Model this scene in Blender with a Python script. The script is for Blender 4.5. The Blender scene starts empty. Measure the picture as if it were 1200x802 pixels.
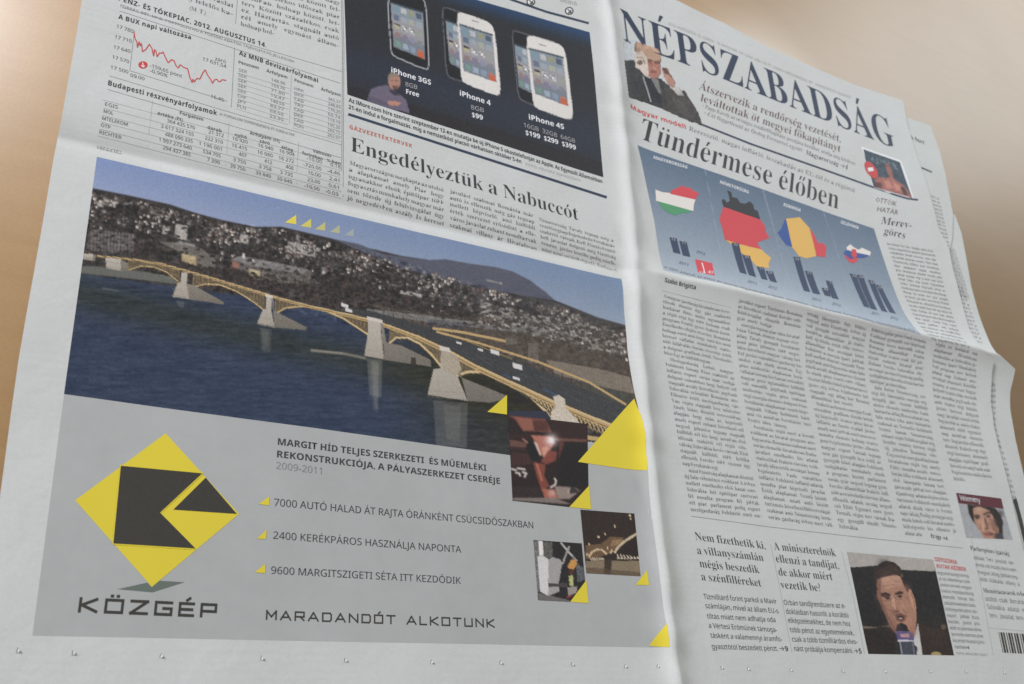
import bpy, math, random
import numpy as np
from mathutils import Matrix, Vector
random.seed(7)
rng = np.random.default_rng(7)
scene = bpy.context.scene
COL = scene.collection

# ------------------------------------------------------------------ camera
# The desk is z = 0.  The page's own axes are world X (along the lines) and Y (up the page).
FPX = 1159.0
def _unit(v): return v / np.linalg.norm(v)
ax = _unit(np.array([2132.0, -391.0, -FPX]))
ay = np.array([-176.0, 2474.0, -FPX]); ay = _unit(ay - ay.dot(ax) * ax)
az = np.cross(ax, ay)
M = np.stack([ax, ay, az], 1)                      # world -> camera
DIST = 0.66
Z0 = 0.006                                         # mean height of the paper above the desk
_d = np.array([38 - 600.0, -(745 - 401.0), -FPX]) / FPX
CAM = -(M.T @ _d) * DIST + np.array([0, 0, Z0])
cam_d = bpy.data.cameras.new('camera'); cam = bpy.data.objects.new('camera', cam_d); COL.objects.link(cam)
mw = np.eye(4); mw[:3, :3] = M.T; mw[:3, 3] = CAM
cam.matrix_world = Matrix(mw.tolist())
cam_d.sensor_width = 36; cam_d.lens = FPX / 1200 * 36
cam_d.clip_start = 0.01; cam_d.clip_end = 50
cam_d.dof.use_dof = True; cam_d.dof.focus_distance = 0.88; cam_d.dof.aperture_fstop = 10.0
scene.camera = cam

# ------------------------------------------------------------------ light
world = bpy.data.worlds.new('World'); scene.world = world; world.use_nodes = True
wb = world.node_tree.nodes['Background']
wb.inputs[0].default_value = (1.0, 0.95, 0.93, 1); wb.inputs[1].default_value = 0.27
scene.view_settings.view_transform = 'Standard'; scene.view_settings.look = 'None'
scene.view_settings.exposure = 0.0; scene.view_settings.gamma = 1.0

def area_light(name, loc, target, sx, sy, power, color):
    l = bpy.data.lights.new(name, 'AREA'); l.shape = 'RECTANGLE'; l.size = sx; l.size_y = sy
    l.energy = power; l.color = color
    o = bpy.data.objects.new(name, l); COL.objects.link(o); o.location = loc
    o.rotation_euler = (Vector(target) - Vector(loc)).to_track_quat('-Z', 'Y').to_euler()
    return o
area_light('window_light', (-4.3, 2.9, 2.5), (0.4, 0.3, 0), 1.8, 1.5, 415, (0.90, 0.93, 1.0))
area_light('window_light', (3.6, 2.62, 1.45), (1.25, 0.9, 0), 1.6, 0.95, 72.0, (0.86, 0.95, 1.0))

# ------------------------------------------------------------------ projection helpers
def ray(px, py):
    d = np.stack([(np.asarray(px, float) - 600) / FPX, -(np.asarray(py, float) - 401) / FPX, -np.ones_like(np.asarray(px, float))], -1)
    return d @ M                                   # M.T @ d for each row
def on_plane(px, py, z):
    r = ray(px, py); t = (z - CAM[2]) / r[..., 2]
    return CAM[0] + r[..., 0] * t, CAM[1] + r[..., 1] * t
def project(x, y, z):
    v = np.stack([x - CAM[0], y - CAM[1], z - CAM[2]], -1) @ M.T
    return 600 + FPX * v[..., 0] / -v[..., 2], 401 - FPX * v[..., 1] / -v[..., 2]

YF = float(on_plane(760.0, 320.0, Z0 + 0.004)[1])   # the fold across the pages
_gp = np.array([(700, -60), (716, 40), (733, 200), (742, 300), (746, 400), (757, 500), (768, 600), (779, 700), (795, 840)], float)
_gx, _gy = on_plane(_gp[:, 0], _gp[:, 1], Z0 + 0.002)
_o = np.argsort(_gy); _gx, _gy = _gx[_o], _gy[_o]
def gutter_x(y): return np.interp(y, _gy, _gx)
def smooth(t): t = np.clip(t, 0, 1); return t * t * (3 - 2 * t)
def soft(d, e): return np.sqrt(d * d + e * e) - e

def h(x, y):
    """height of the outer sheet's face above the desk"""
    gx = gutter_x(y)
    side = smooth((x - gx + 0.015) / 0.05)          # 0 on the back page, 1 on the front page
    d = y - YF
    left = -0.0042 * np.exp(-soft(d, 0.0012) / 0.014)
    ridge = 0.0130 * np.exp(-soft(np.minimum(d, 0), 0.0005) / 0.036) * np.exp(-soft(np.maximum(d, 0), 0.0005) / 0.026)
    grow = 0.55 + 0.45 * smooth((x - gx) / 0.2)
    z = Z0 + left * (1 - side) + ridge * side * grow
    g = x - gx
    z = z + 0.0088 * np.exp(-np.where(g < 0, soft(g, .0007) / 0.0095, soft(g, .0007) / 0.015) ** 1.3)
    z = z + 0.0007 * np.abs(np.sin(y * 52 + g * 120 + np.sin(y * 17))) * np.exp(-(g / 0.014) ** 2)
    z = z + 0.0009 * np.sin(y * 95 + 2 * np.sin(y * 31) + g * 60) * np.exp(-(g / 0.018) ** 2)
    # gentle cockling of the newsprint
    z = z + 0.00055 * np.sin(x * 21 + 1.3 * np.sin(y * 13 + .6)) * np.sin(y * 17 + 0.8 + np.sin(x * 9))
    z = z + 0.00018 * np.sin(x * 61 + y * 23 + 2) * np.sin(y * 47 - x * 18)
    z = z + 0.0011 * side * np.exp(-((y - YF + .035) / .05) ** 2) * np.sin((x - gx) * 62 + 40 * d)
    return z

def lift(px, py, off=0.0, hf=None):
    hf = hf or h
    px = np.asarray(px, float); py = np.asarray(py, float)
    z = np.full(px.shape, Z0)
    for _ in range(30):
        x, y = on_plane(px, py, z)
        z = 0.5 * z + 0.5 * (hf(x, y) + off)
    return x, y
def W(p):
    x, y = lift([p[0]], [p[1]]); return np.array([x[0], y[0]])
def WL(pts):
    a = np.array(pts, float); x, y = lift(a[:, 0], a[:, 1]); return np.stack([x, y], 1)
def resample(P, t):
    s = np.concatenate([[0], np.cumsum(np.linalg.norm(np.diff(P, axis=0), axis=1))]); s = s / s[-1]
    if len(P) > 2:                                  # round the corners of the traced edge a little
        tt = np.linspace(0, 1, 200)
        Q = np.stack([np.interp(tt, s, P[:, 0]), np.interp(tt, s, P[:, 1])], 1)
        k = np.ones(21) / 21
        Qp = np.pad(Q, ((10, 10), (0, 0)), mode='reflect', reflect_type='odd')
        Q = np.stack([np.convolve(Qp[:, i], k, 'valid') for i in range(2)], 1)
        return np.stack([np.interp(t, tt, Q[:, 0]), np.interp(t, tt, Q[:, 1])], -1)
    return np.stack([np.interp(t, s, P[:, 0]), np.interp(t, s, P[:, 1])], -1)

# ------------------------------------------------------------------ materials
def lin(c):
    c = np.asarray(c, float) / 255
    return np.where(c <= 0.04045, c / 12.92, ((c + 0.055) / 1.055) ** 2.4)
INK = np.array([1.12, 1.04, 0.99])                 # from picture colour to the print's own reflectance
def grey_down(c, k=.80):
    c = np.asarray(c, float); l = (c * [.3, .55, .15]).sum(-1, keepdims=True); return l + (c - l) * k
def alb(c): return np.clip(lin(c) * INK * 1.1 + 0.006, 0.02, 0.85)

def base_mat(name, rough=0.75, spec=0.25):
    m = bpy.data.materials.new(name); m.use_nodes = True
    b = m.node_tree.nodes['Principled BSDF']
    b.inputs['Roughness'].default_value = rough; b.inputs['Specular IOR Level'].default_value = spec
    return m, b
def N(m, t, **kw):
    n = m.node_tree.nodes.new(t)
    for k, v in kw.items():
        if k in n.inputs.keys(): n.inputs[k].default_value = v
        else: setattr(n, k, v)
    return n
def ink(name, rgb, fade=0.12, blotch=False):
    """newspaper ink: flat colour with fine uneven coverage"""
    m, b = base_mat(name, 0.7, 0.2); L = m.node_tree.links
    tc = N(m, 'ShaderNodeTexCoord'); nz = N(m, 'ShaderNodeTexNoise', Scale=900.0, Detail=3.0)
    L.new(tc.outputs['Object'], nz.inputs['Vector'])
    mx = N(m, 'ShaderNodeMix', data_type='RGBA')
    c = alb(grey_down(rgb, .9)); c2 = c * (1 - fade) + np.array([.6, .6, .58]) * fade
    mx.inputs[6].default_value = (*c, 1); mx.inputs[7].default_value = (*c2, 1)
    L.new(nz.outputs['Fac'], mx.inputs[0]); L.new(mx.outputs[2], b.inputs['Base Color'])
    if blotch:                                      # uneven inking and show-through of a large tint
        n2 = N(m, 'ShaderNodeTexNoise', Scale=60.0, Detail=6.0, Roughness=.7); L.new(tc.outputs['Object'], n2.inputs['Vector'])
        n3 = N(m, 'ShaderNodeTexNoise', Scale=7.0, Detail=2.0); L.new(tc.outputs['Object'], n3.inputs['Vector'])
        a_ = N(m, 'ShaderNodeMath', operation='ADD'); L.new(n2.outputs['Fac'], a_.inputs[0]); L.new(n3.outputs['Fac'], a_.inputs[1])
        r_ = N(m, 'ShaderNodeMapRange'); r_.inputs[1].default_value = .6; r_.inputs[2].default_value = 1.4; r_.inputs[3].default_value = .93; r_.inputs[4].default_value = 1.06; L.new(a_.outputs[0], r_.inputs[0])
        s_ = N(m, 'ShaderNodeVectorMath', operation='SCALE'); L.new(mx.outputs[2], s_.inputs[0]); L.new(r_.outputs[0], s_.inputs['Scale']); L.new(s_.outputs[0], b.inputs['Base Color'])
    return m
INKS = {'black': ink('black_ink', (38, 40, 44), .10), 'body': ink('body_text_ink', (90, 90, 92), .18), 'grey': ink('grey_ink', (120, 124, 128), .15),
        'light': ink('pale_grey_ink', (158, 162, 166), .1), 'navy': ink('navy_ink', (38, 52, 78), .05), 'red': ink('red_ink', (196, 52, 52), .1),
        'orange': ink('rust_ink', (185, 90, 70), .1), 'white': ink('unprinted_white', (226, 230, 234), 0),
        'yellow': ink('yellow_ink', (210, 196, 34), .06), 'adgrey': ink('grey_screen_ink', (160, 167, 168), .10, True),
        'charcoal': ink('charcoal_ink', (50, 48, 42), .05), 'greenshade': ink('dark_green_ink', (92, 106, 98), .05),
        'brown': ink('brown_ink', (92, 68, 66), .1), 'maroon': ink('maroon_ink', (88, 34, 44), .05), 'bar': ink('bar_ink', (50, 66, 94), .05)}

def paper_mat(name, tone):
    m, b = base_mat(name, 0.72, 0.22); L = m.node_tree.links
    tc = N(m, 'ShaderNodeTexCoord')
    n1 = N(m, 'ShaderNodeTexNoise', Scale=420.0, Detail=6.0, Roughness=0.7)
    n2 = N(m, 'ShaderNodeTexNoise', Scale=14.0, Detail=3.0)
    n3 = N(m, 'ShaderNodeTexNoise', Scale=1600.0, Detail=2.0)
    for n in (n1, n2, n3): L.new(tc.outputs['Object'], n.inputs['Vector'])
    r = N(m, 'ShaderNodeValToRGB')
    r.color_ramp.elements[0].position = .25; r.color_ramp.elements[1].position = .75
    r.color_ramp.elements[0].color = (*(np.array(tone) * .93), 1); r.color_ramp.elements[1].color = (*(np.array(tone) * 1.03), 1)
    L.new(n1.outputs['Fac'], r.inputs[0])
    r2 = N(m, 'ShaderNodeValToRGB')
    r2.color_ramp.elements[0].position = .3; r2.color_ramp.elements[1].position = .7
    r2.color_ramp.elements[0].color = (.955, .95, .935, 1); r2.color_ramp.elements[1].color = (1, 1, 1, 1)
    L.new(n2.outputs['Fac'], r2.inputs[0])
    mx = N(m, 'ShaderNodeMix', data_type='RGBA', blend_type='MULTIPLY'); mx.inputs[0].default_value = 1
    L.new(r.outputs[0], mx.inputs[6]); L.new(r2.outputs[0], mx.inputs[7]); L.new(mx.outputs[2], b.inputs['Base Color'])
    wv = N(m, 'ShaderNodeTexWave', bands_direction='Y', Scale=48.0, Distortion=3.5, Detail=2.0); L.new(tc.outputs['Object'], wv.inputs['Vector'])
    n5 = N(m, 'ShaderNodeTexNoise', Scale=9.0, Detail=1.0); L.new(tc.outputs['Object'], n5.inputs['Vector'])
    n6 = N(m, 'ShaderNodeTexNoise', Scale=260.0, Detail=2.0); L.new(tc.outputs['Object'], n6.inputs['Vector'])
    k1 = N(m, 'ShaderNodeMapRange'); k1.inputs[1].default_value = .42; k1.inputs[2].default_value = .6; L.new(n5.outputs['Fac'], k1.inputs[0])
    k2 = N(m, 'ShaderNodeMath', operation='MULTIPLY'); L.new(wv.outputs['Fac'], k2.inputs[0]); L.new(n6.outputs['Fac'], k2.inputs[1])
    k3 = N(m, 'ShaderNodeMath', operation='MULTIPLY'); L.new(k2.outputs[0], k3.inputs[0]); L.new(k1.outputs[0], k3.inputs[1])
    k4 = N(m, 'ShaderNodeMath', operation='MULTIPLY'); L.new(k3.outputs[0], k4.inputs[0]); k4.inputs[1].default_value = .09
    mz = N(m, 'ShaderNodeMix', data_type='RGBA'); L.new(k4.outputs[0], mz.inputs[0]); L.new(mx.outputs[2], mz.inputs[6]); mz.inputs[7].default_value = (.30, .30, .29, 1)
    L.new(mz.outputs[2], b.inputs['Base Color'])
    bp = N(m, 'ShaderNodeBump', Strength=0.25, Distance=0.0004)
    L.new(n3.outputs['Fac'], bp.inputs['Height'])
    bp2 = N(m, 'ShaderNodeBump', Strength=0.35, Distance=0.0015)
    n4 = N(m, 'ShaderNodeTexNoise', Scale=38.0, Detail=2.0, Distortion=0.6); L.new(tc.outputs['Object'], n4.inputs['Vector'])
    L.new(n4.outputs['Fac'], bp2.inputs['Height']); L.new(bp.outputs[0], bp2.inputs['Normal'])
    L.new(bp2.outputs[0], b.inputs['Normal'])
    return m
PAPER = paper_mat('newsprint', (0.66, 0.665, 0.64))
PAPER2 = paper_mat('newsprint_inner', (0.63, 0.64, 0.61))

pm, pb = base_mat('printed_picture', 0.68, 0.22)
pa = N(pm, 'ShaderNodeVertexColor', layer_name='Col')
pnz = N(pm, 'ShaderNodeTexNoise', Scale=800.0, Detail=2.0); ptc = N(pm, 'ShaderNodeTexCoord')
pm.node_tree.links.new(ptc.outputs['Object'], pnz.inputs['Vector'])
prr = N(pm, 'ShaderNodeMapRange'); prr.inputs[3].default_value = .82; prr.inputs[4].default_value = 1.18
pm.node_tree.links.new(pnz.outputs['Fac'], prr.inputs[0])
pmx = N(pm, 'ShaderNodeVectorMath', operation='SCALE')
pm.node_tree.links.new(pa.outputs['Color'], pmx.inputs[0]); pm.node_tree.links.new(prr.outputs[0], pmx.inputs['Scale'])
pm.node_tree.links.new(pmx.outputs[0], pb.inputs['Base Color'])
PICTURE = pm

# ------------------------------------------------------------------ object helpers
def mesh_obj(name, V, F, mat, parent=None, smoothed=True, colors=None):
    me = bpy.data.meshes.new(name)
    V = np.asarray(V, np.float32); F = np.asarray(F, np.int32)
    k = F.shape[1]
    me.vertices.add(len(V)); me.vertices.foreach_set('co', V.ravel())
    me.loops.add(F.size); me.loops.foreach_set('vertex_index', F.ravel())
    me.polygons.add(len(F)); me.polygons.foreach_set('loop_start', np.arange(0, F.size, k, dtype=np.int32))
    me.update(calc_edges=True)
    if smoothed: me.polygons.foreach_set('use_smooth', np.ones(len(F), bool))
    if colors is not None:
        ca = me.color_attributes.new('Col', 'FLOAT_COLOR', 'POINT')
        ca.data.foreach_set('color', np.concatenate([colors, np.ones((len(colors), 1))], 1).astype(np.float32).ravel())
    me.materials.append(mat)
    o = bpy.data.objects.new(name, me); COL.objects.link(o)
    if parent is not None: o.parent = parent
    return o
def thing(name, label, cat, group=None):
    o = bpy.data.objects.new(name, None); COL.objects.link(o); o.empty_display_size = .05
    o['label'] = label; o['category'] = cat
    if group: o['group'] = group
    return o
LAYER = 0.00005
def raise_(xy, layer): return np.column_stack([xy, h(xy[:, 0], xy[:, 1]) + LAYER * layer])

def grid_faces(nr, nc):
    i = np.arange((nr - 1) * (nc - 1)); r = i // (nc - 1); c = i % (nc - 1); a = r * nc + c
    return np.stack([a, a + nc, a + nc + 1, a + 1], 1)      # rows run down the page

def patch(name, left, right, mat=None, layer=1, parent=None, canvas=None, step=1.2, label=None, nr=None, nc=None):
    """sheet between two traced edges; with a canvas it carries that printed picture"""
    A = WL(left); B = WL(right)
    la = np.linalg.norm(np.diff(np.array(left, float), axis=0), axis=1).sum(); wa = np.linalg.norm(np.array(left[0], float) - np.array(right[0]))
    nr = nr or max(3, int(la / step)); nc = nc or max(3, int(wa / step))
    t = np.linspace(0, 1, nr); P = resample(A, t); Q = resample(B, t)
    u = np.linspace(0, 1, nc)[None, :, None]
    G = (P[:, None] * (1 - u) + Q[:, None] * u).reshape(-1, 2)
    V = raise_(G, layer); F = grid_faces(nr, nc); col = None
    if canvas is not None:
        px, py = project(V[:, 0], V[:, 1], V[:, 2]); rgb, al = canvas.sample(px, py)
        keep = al[F].mean(1) > .5; F = F[keep]
        used = np.unique(F); remap = -np.ones(len(V), int); remap[used] = np.arange(len(used))
        V = V[used]; F = remap[F]; col = alb(grey_down(rgb[used], .78) * .96)
        mat = PICTURE
    o = mesh_obj(name, V, F, mat, parent, True, col)
    if label: o['label'] = label
    return o

def polygon(pts, layer):
    """a printed flat shape, subdivided so that it follows the paper"""
    import mathutils.geometry as mg
    P = WL(pts); tris = mg.tessellate_polygon([[Vector((p[0], p[1], 0)) for p in P]])
    V = P.copy(); T = np.array(tris, int)
    for _ in range(6):
        e = max(np.linalg.norm(V[T[:, a]] - V[T[:, b]], axis=1).max() for a, b in ((0, 1), (1, 2), (2, 0)))
        if e < 0.0045: break
        n = len(V); mids = {}; nt = []; VV = list(V)
        def mid(a, b):
            k = (min(a, b), max(a, b))
            if k not in mids: mids[k] = len(VV); VV.append((V[a] + V[b]) / 2)
            return mids[k]
        for a, b, c in T:
            ab, bc, ca = mid(a, b), mid(b, c), mid(c, a)
            nt += [(a, ab, ca), (ab, b, bc), (ca, bc, c), (ab, bc, ca)]
        V = np.array(VV); T = np.array(nt)
    a, b, c = V[T[:, 0]], V[T[:, 1]], V[T[:, 2]]
    s = (b[:, 0] - a[:, 0]) * (c[:, 1] - a[:, 1]) - (b[:, 1] - a[:, 1]) * (c[:, 0] - a[:, 0])
    T[s < 0] = T[s < 0][:, ::-1]
    return raise_(V, layer), T
def shape(name, polys, mat, layer=2, parent=None, label=None):
    VV, FF, n = [], [], 0
    for p in polys:
        V, F = polygon(p, layer); VV.append(V); FF.append(F + n); n += len(V)
    o = mesh_obj(name, np.concatenate(VV), np.concatenate(FF), INKS[mat], parent)
    if label: o['label'] = label
    return o
def strip_polys(pts, w):
    """thick line (pixel width w) as short quads"""
    out = []
    for a, b in zip(pts[:-1], pts[1:]):
        a = np.array(a, float); b = np.array(b, float); L = np.linalg.norm(b - a)
        if L < 1e-6: continue
        d = (b - a) / L; n = np.array([-d[1], d[0]]) * w / 2
        k = max(1, int(L / 14))
        for i in range(k):
            p = a + (b - a) * i / k; q = a + (b - a) * (i + 1) / k
            out.append([tuple(p + n), tuple(q + n), tuple(q - n), tuple(p - n)])
    return out
def quads(name, polys, mat, layer, parent, label=None):
    P = np.array(polys, float); n = len(P)
    x, y = lift(P[..., 0].ravel(), P[..., 1].ravel())
    V = raise_(np.stack([x, y], 1), layer); F = np.arange(4 * n).reshape(n, 4)
    p = V[F][:, :, :2]; s = (p[:, 1, 0] - p[:, 0, 0]) * (p[:, 2, 1] - p[:, 0, 1]) - (p[:, 1, 1] - p[:, 0, 1]) * (p[:, 2, 0] - p[:, 0, 0])
    F[s < 0] = F[s < 0][:, ::-1]
    o = mesh_obj(name, V, F, INKS[mat], parent)
    if label: o['label'] = label
    return o
def rule(pts, w, mat='grey', parent=None, layer=2, name='rule_line'):
    many = pts if isinstance(pts[0][0], (tuple, list)) else [pts]
    if len(many) > 8:
        o = quads(name, [q for l in many for q in strip_polys(l, w)], mat, layer, parent); o['kind'] = 'stuff'; return o
    for l in many: o = quads(name, strip_polys(l, w), mat, layer, parent)
    return o

# ------------------------------------------------------------------ letters
STYLE = {  # code point bases (capitals, small, digits), outline offset, resolution
    'serif': (0x1D400, 0x1D41A, 0x1D7CE, -0.011, 4), 'mast': (0x1D400, 0x1D41A, 0x1D7CE, -0.004, 8),
    'body': (0x1D400, 0x1D41A, 0x1D7CE, -0.012, 1), 'light': (None, None, None, 0, 1),
    'sansb': (0x1D5D4, 0x1D5EE, 0x1D7EC, 0.0, 2), 'sans': (0x1D5A0, 0x1D5BA, 0x1D7E2, 0.0, 2), 'sanst': (0x1D5A0, 0x1D5BA, 0x1D7E2, 0.0, 1)}
ACC = {}
for s, b, k in (('áéíóúÁÉÍÓÚ', 'aeiouAEIOU', 1), ('öüÖÜ', 'ouOU', 2), ('őűŐŰ', 'ouOU', 3)):
    for c, d in zip(s, b): ACC[c] = (d, k)
_cache = {}
def _text_mesh(body, off, res):
    cu = bpy.data.curves.new('g', 'FONT'); cu.body = body; cu.offset = off; cu.resolution_u = res; cu.fill_mode = 'FRONT'
    ob = bpy.data.objects.new('g', cu); COL.objects.link(ob)
    me = ob.to_mesh(); n = len(me.vertices)
    v = np.zeros(n * 3); me.vertices.foreach_get('co', v); v = v.reshape(-1, 3)[:, :2].copy()
    me.calc_loop_triangles(); t = np.zeros(len(me.loop_triangles) * 3, int); me.loop_triangles.foreach_get('vertices', t)
    ob.to_mesh_clear(); bpy.data.objects.remove(ob); bpy.data.curves.remove(cu)
    return v, t.reshape(-1, 3)
def _code(c, st):
    A, a, d, _, _ = STYLE[st]
    if A is None: return c
    if 'A' <= c <= 'Z': return chr(A + ord(c) - 65)
    if 'a' <= c <= 'z': return chr(a + ord(c) - 97)
    if '0' <= c <= '9': return chr(d + ord(c) - 48)
    return c
def glyph(c, st):
    k = (c, st)
    if k in _cache: return _cache[k]
    _, _, _, off, res = STYLE[st]
    if c == ' ':
        _cache[k] = (np.zeros((0, 2)), np.zeros((0, 3), int), 0.25); return _cache[k]
    acc = 0; base = c
    if c in ACC: base, acc = ACC[c]
    v, t = _text_mesh(_code(base, st), off, res)
    if k[0] == 'l#': pass
    r, _ = _text_mesh(_code(base, st) + _code('I', st), off, 1); q, _ = _text_mesh(_code('I', st), off, 1)
    adv = r[:, 0].max() - q[:, 0].max()
    if acc:
        low = base.islower()
        ht = capheight(st) * (0.70 if low else 1.0)
        if base == 'i':
            keep = v[t][:, :, 1].mean(1) < ht * 1.08; t = t[keep]
        cx = (v[:, 0].min() + v[:, 0].max()) / 2; g = ht + capheight(st) * .09; H = capheight(st) * .22
        wt = 0.07 if st not in ('sans', 'light', 'sanst') else .05
        shapes = []
        if acc == 1: shapes = [[(cx - wt * .6, g), (cx + wt * .2, g), (cx + wt * 1.7, g + H), (cx + wt * .3, g + H)]]
        if acc == 2:
            for s in (-1, 1):
                m = cx + s * .095; r_ = wt * .62
                shapes.append([(m + r_ * math.cos(a * math.pi / 4), g + r_ * 1.2 + r_ * math.sin(a * math.pi / 4)) for a in range(8)])
        if acc == 3:
            for s in (-.095, .055): shapes.append([(cx + s, g), (cx + s + wt * .6, g), (cx + s + wt * 1.7, g + H), (cx + s + wt * .6, g + H)])
        for sh in shapes:
            n = len(v); v = np.concatenate([v, np.array(sh)]); t = np.concatenate([t, np.array([(n, n + i, n + i + 1) for i in range(1, len(sh) - 1)])])
    _cache[k] = (v, t, adv); return _cache[k]
_caps = {}
def capheight(st):
    if st not in _caps:
        _, _, _, off, res = STYLE[st]
        _caps[st] = _text_mesh(_code('H', st), off, res)[0][:, 1].max()
    return _caps[st]

# squared extended capitals of the advertiser's name and slogan: pen strokes on a 1 x 1 box
SQ = {'K': (1, [[(0, 0), (0, 1)], [(.95, 1), (.1, .5), (.98, 0)]]), 'O': (1, [[(0, 0), (1, 0), (1, 1), (0, 1), (0, 0)]]),
      'Z': (1, [[(0, 1), (1, 1), (0, 0), (1, 0)]]), 'G': (1, [[(1, 1), (0, 1), (0, 0), (1, 0), (1, .5), (.5, .5)]]),
      'E': (.9, [[(1, 1), (0, 1), (0, 0), (1, 0)], [(0, .5), (.9, .5)]]), 'P': (.95, [[(0, 0), (0, 1), (1, 1), (1, .42), (0, .42)]]),
      'M': (1.05, [[(0, 0), (0, 1), (.5, .3), (1, 1), (1, 0)]]), 'A': (1.1, [[(0, 0), (.5, 1), (1, 0)], [(.2, .3), (.8, .3)]]),
      'R': (1, [[(0, 0), (0, 1), (1, 1), (1, .42), (0, .42)], [(.55, .42), (1, 0)]]), 'D': (1, [[(0, 0), (0, 1), (.85, 1), (1, .8), (1, .2), (.85, 0), (0, 0)]]),
      'N': (1, [[(0, 0), (0, 1), (1, 0), (1, 1)]]), 'T': (1, [[(0, 1), (1, 1)], [(.5, 1), (.5, 0)]]), 'L': (.85, [[(0, 1), (0, 0), (1, 0)]]),
      'U': (1, [[(0, 1), (0, 0), (1, 0), (1, 1)]])}
def sq_glyph(c, wt, wide):
    acc = 0
    if c in ACC: c, acc = ACC[c]
    w, strokes = SQ[c]; w *= wide; V = []; T = []
    def seg(a, b):
        a = np.array(a, float); b = np.array(b, float); d = _unit(b - a); n = np.array([-d[1], d[0]]) * wt / 2; e = d * wt / 2
        k = len(V); V.extend([a - e + n, a - e - n, b + e - n, b + e + n]); T.extend([(k, k + 1, k + 2), (k, k + 2, k + 3)])
    for s in strokes:
        s = [(wt / 2 + x * (w - wt), wt / 2 + y * (1 - wt)) for x, y in s]
        for a, b in zip(s[:-1], s[1:]): seg(a, b)
    if acc == 1: seg((w * .5, 1.12), (w * .66, 1.26))
    if acc == 2: seg((w * .33, 1.17), (w * .36, 1.17)); seg((w * .64, 1.17), (w * .67, 1.17))
    return np.array(V), np.array(T), w + .32 * wide

def set_line(s, st, base, up, width=None, stretch=1.0, track=0.0, wt=.16, wide=1.35):
    """glyph triangles of a line; base: world polyline of the baseline, up: world vector of the cap height"""
    VV, TT, x, n = [], [], 0.0, 0
    ch = 1.0 if st == 'square' else capheight(st)
    for c in s:
        if st == 'square':
            if c == ' ': x += 1.0; continue
            v, t, a = sq_glyph(c, wt, wide)
        else: v, t, a = glyph(c, st)
        if len(v): VV.append(v + np.array([x, 0])); TT.append(t + n); n += len(v)
        x += a + track
    if not VV: return None
    V = np.concatenate(VV); T = np.concatenate(TT)
    x0, x1 = V[:, 0].min(), V[:, 0].max()
    P = base; L = np.linalg.norm(np.diff(P, axis=0), axis=1).sum()
    if width is None: f = (V[:, 0] - x0) / (x1 - x0)
    else: f = (V[:, 0] - x0) / ch * width / L
    s_ = np.concatenate([[0], np.cumsum(np.linalg.norm(np.diff(P, axis=0), axis=1))]) / L
    bx = np.interp(f, s_, P[:, 0]); by = np.interp(f, s_, P[:, 1])
    over = f > 1
    bx[over] = P[-1, 0] + (P[-1, 0] - P[-2, 0]) / (s_[-1] - s_[-2]) * (f[over] - 1); by[over] = P[-1, 1] + (P[-1, 1] - P[-2, 1]) / (s_[-1] - s_[-2]) * (f[over] - 1)
    return np.stack([bx, by], 1) + np.outer(V[:, 1] / ch, up), T
def text_obj(name, parts, mat, layer, parent, label=None):
    VV, TT, n = [], [], 0
    for p in parts:
        if p is None: continue
        VV.append(p[0]); TT.append(p[1] + n); n += len(p[0])
    V = np.concatenate(VV); T = np.concatenate(TT)
    a, b, c = V[T[:, 0]], V[T[:, 1]], V[T[:, 2]]
    s = (b[:, 0] - a[:, 0]) * (c[:, 1] - a[:, 1]) - (b[:, 1] - a[:, 1]) * (c[:, 0] - a[:, 0])
    T = T.copy(); T[s < 0] = T[s < 0][:, ::-1]
    o = mesh_obj(name, raise_(V, layer), T, INKS[mat], parent, False)
    if label: o['label'] = label
    return o
def line(s, p0, p1, cap, st='sansb', slant=None, **kw):
    """baseline from p0 to p1 (picture points of the page), cap height in the same unit"""
    pts = [p0, p1] if not isinstance(p0, list) else p0
    P = WL(pts); q = pts[0]
    sl = slant if slant is not None else (-0.13 + 0.27 * (q[0] - 115) / 640 if q[0] < 740 else (-0.22 if q[1] < 300 else -0.20))
    if q[0] < 740: sl = -sl if False else -( -0.1368 + 0.264 * (q[0] - 90) / 650)
    up = W((q[0] + sl * cap, q[1] - cap)) - P[0]
    return set_line(s, st, P, up, **kw)
def text(name, s, p0, p1, cap, st='sansb', mat='black', layer=3, parent=None, label=None, **kw):
    ls = [line(s, p0, p1, cap, st, **kw)] if isinstance(s, str) else [line(a, b, c, cap, st, **kw) for a, b, c in s]
    return text_obj(name, ls, mat, layer, parent, label)

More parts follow.
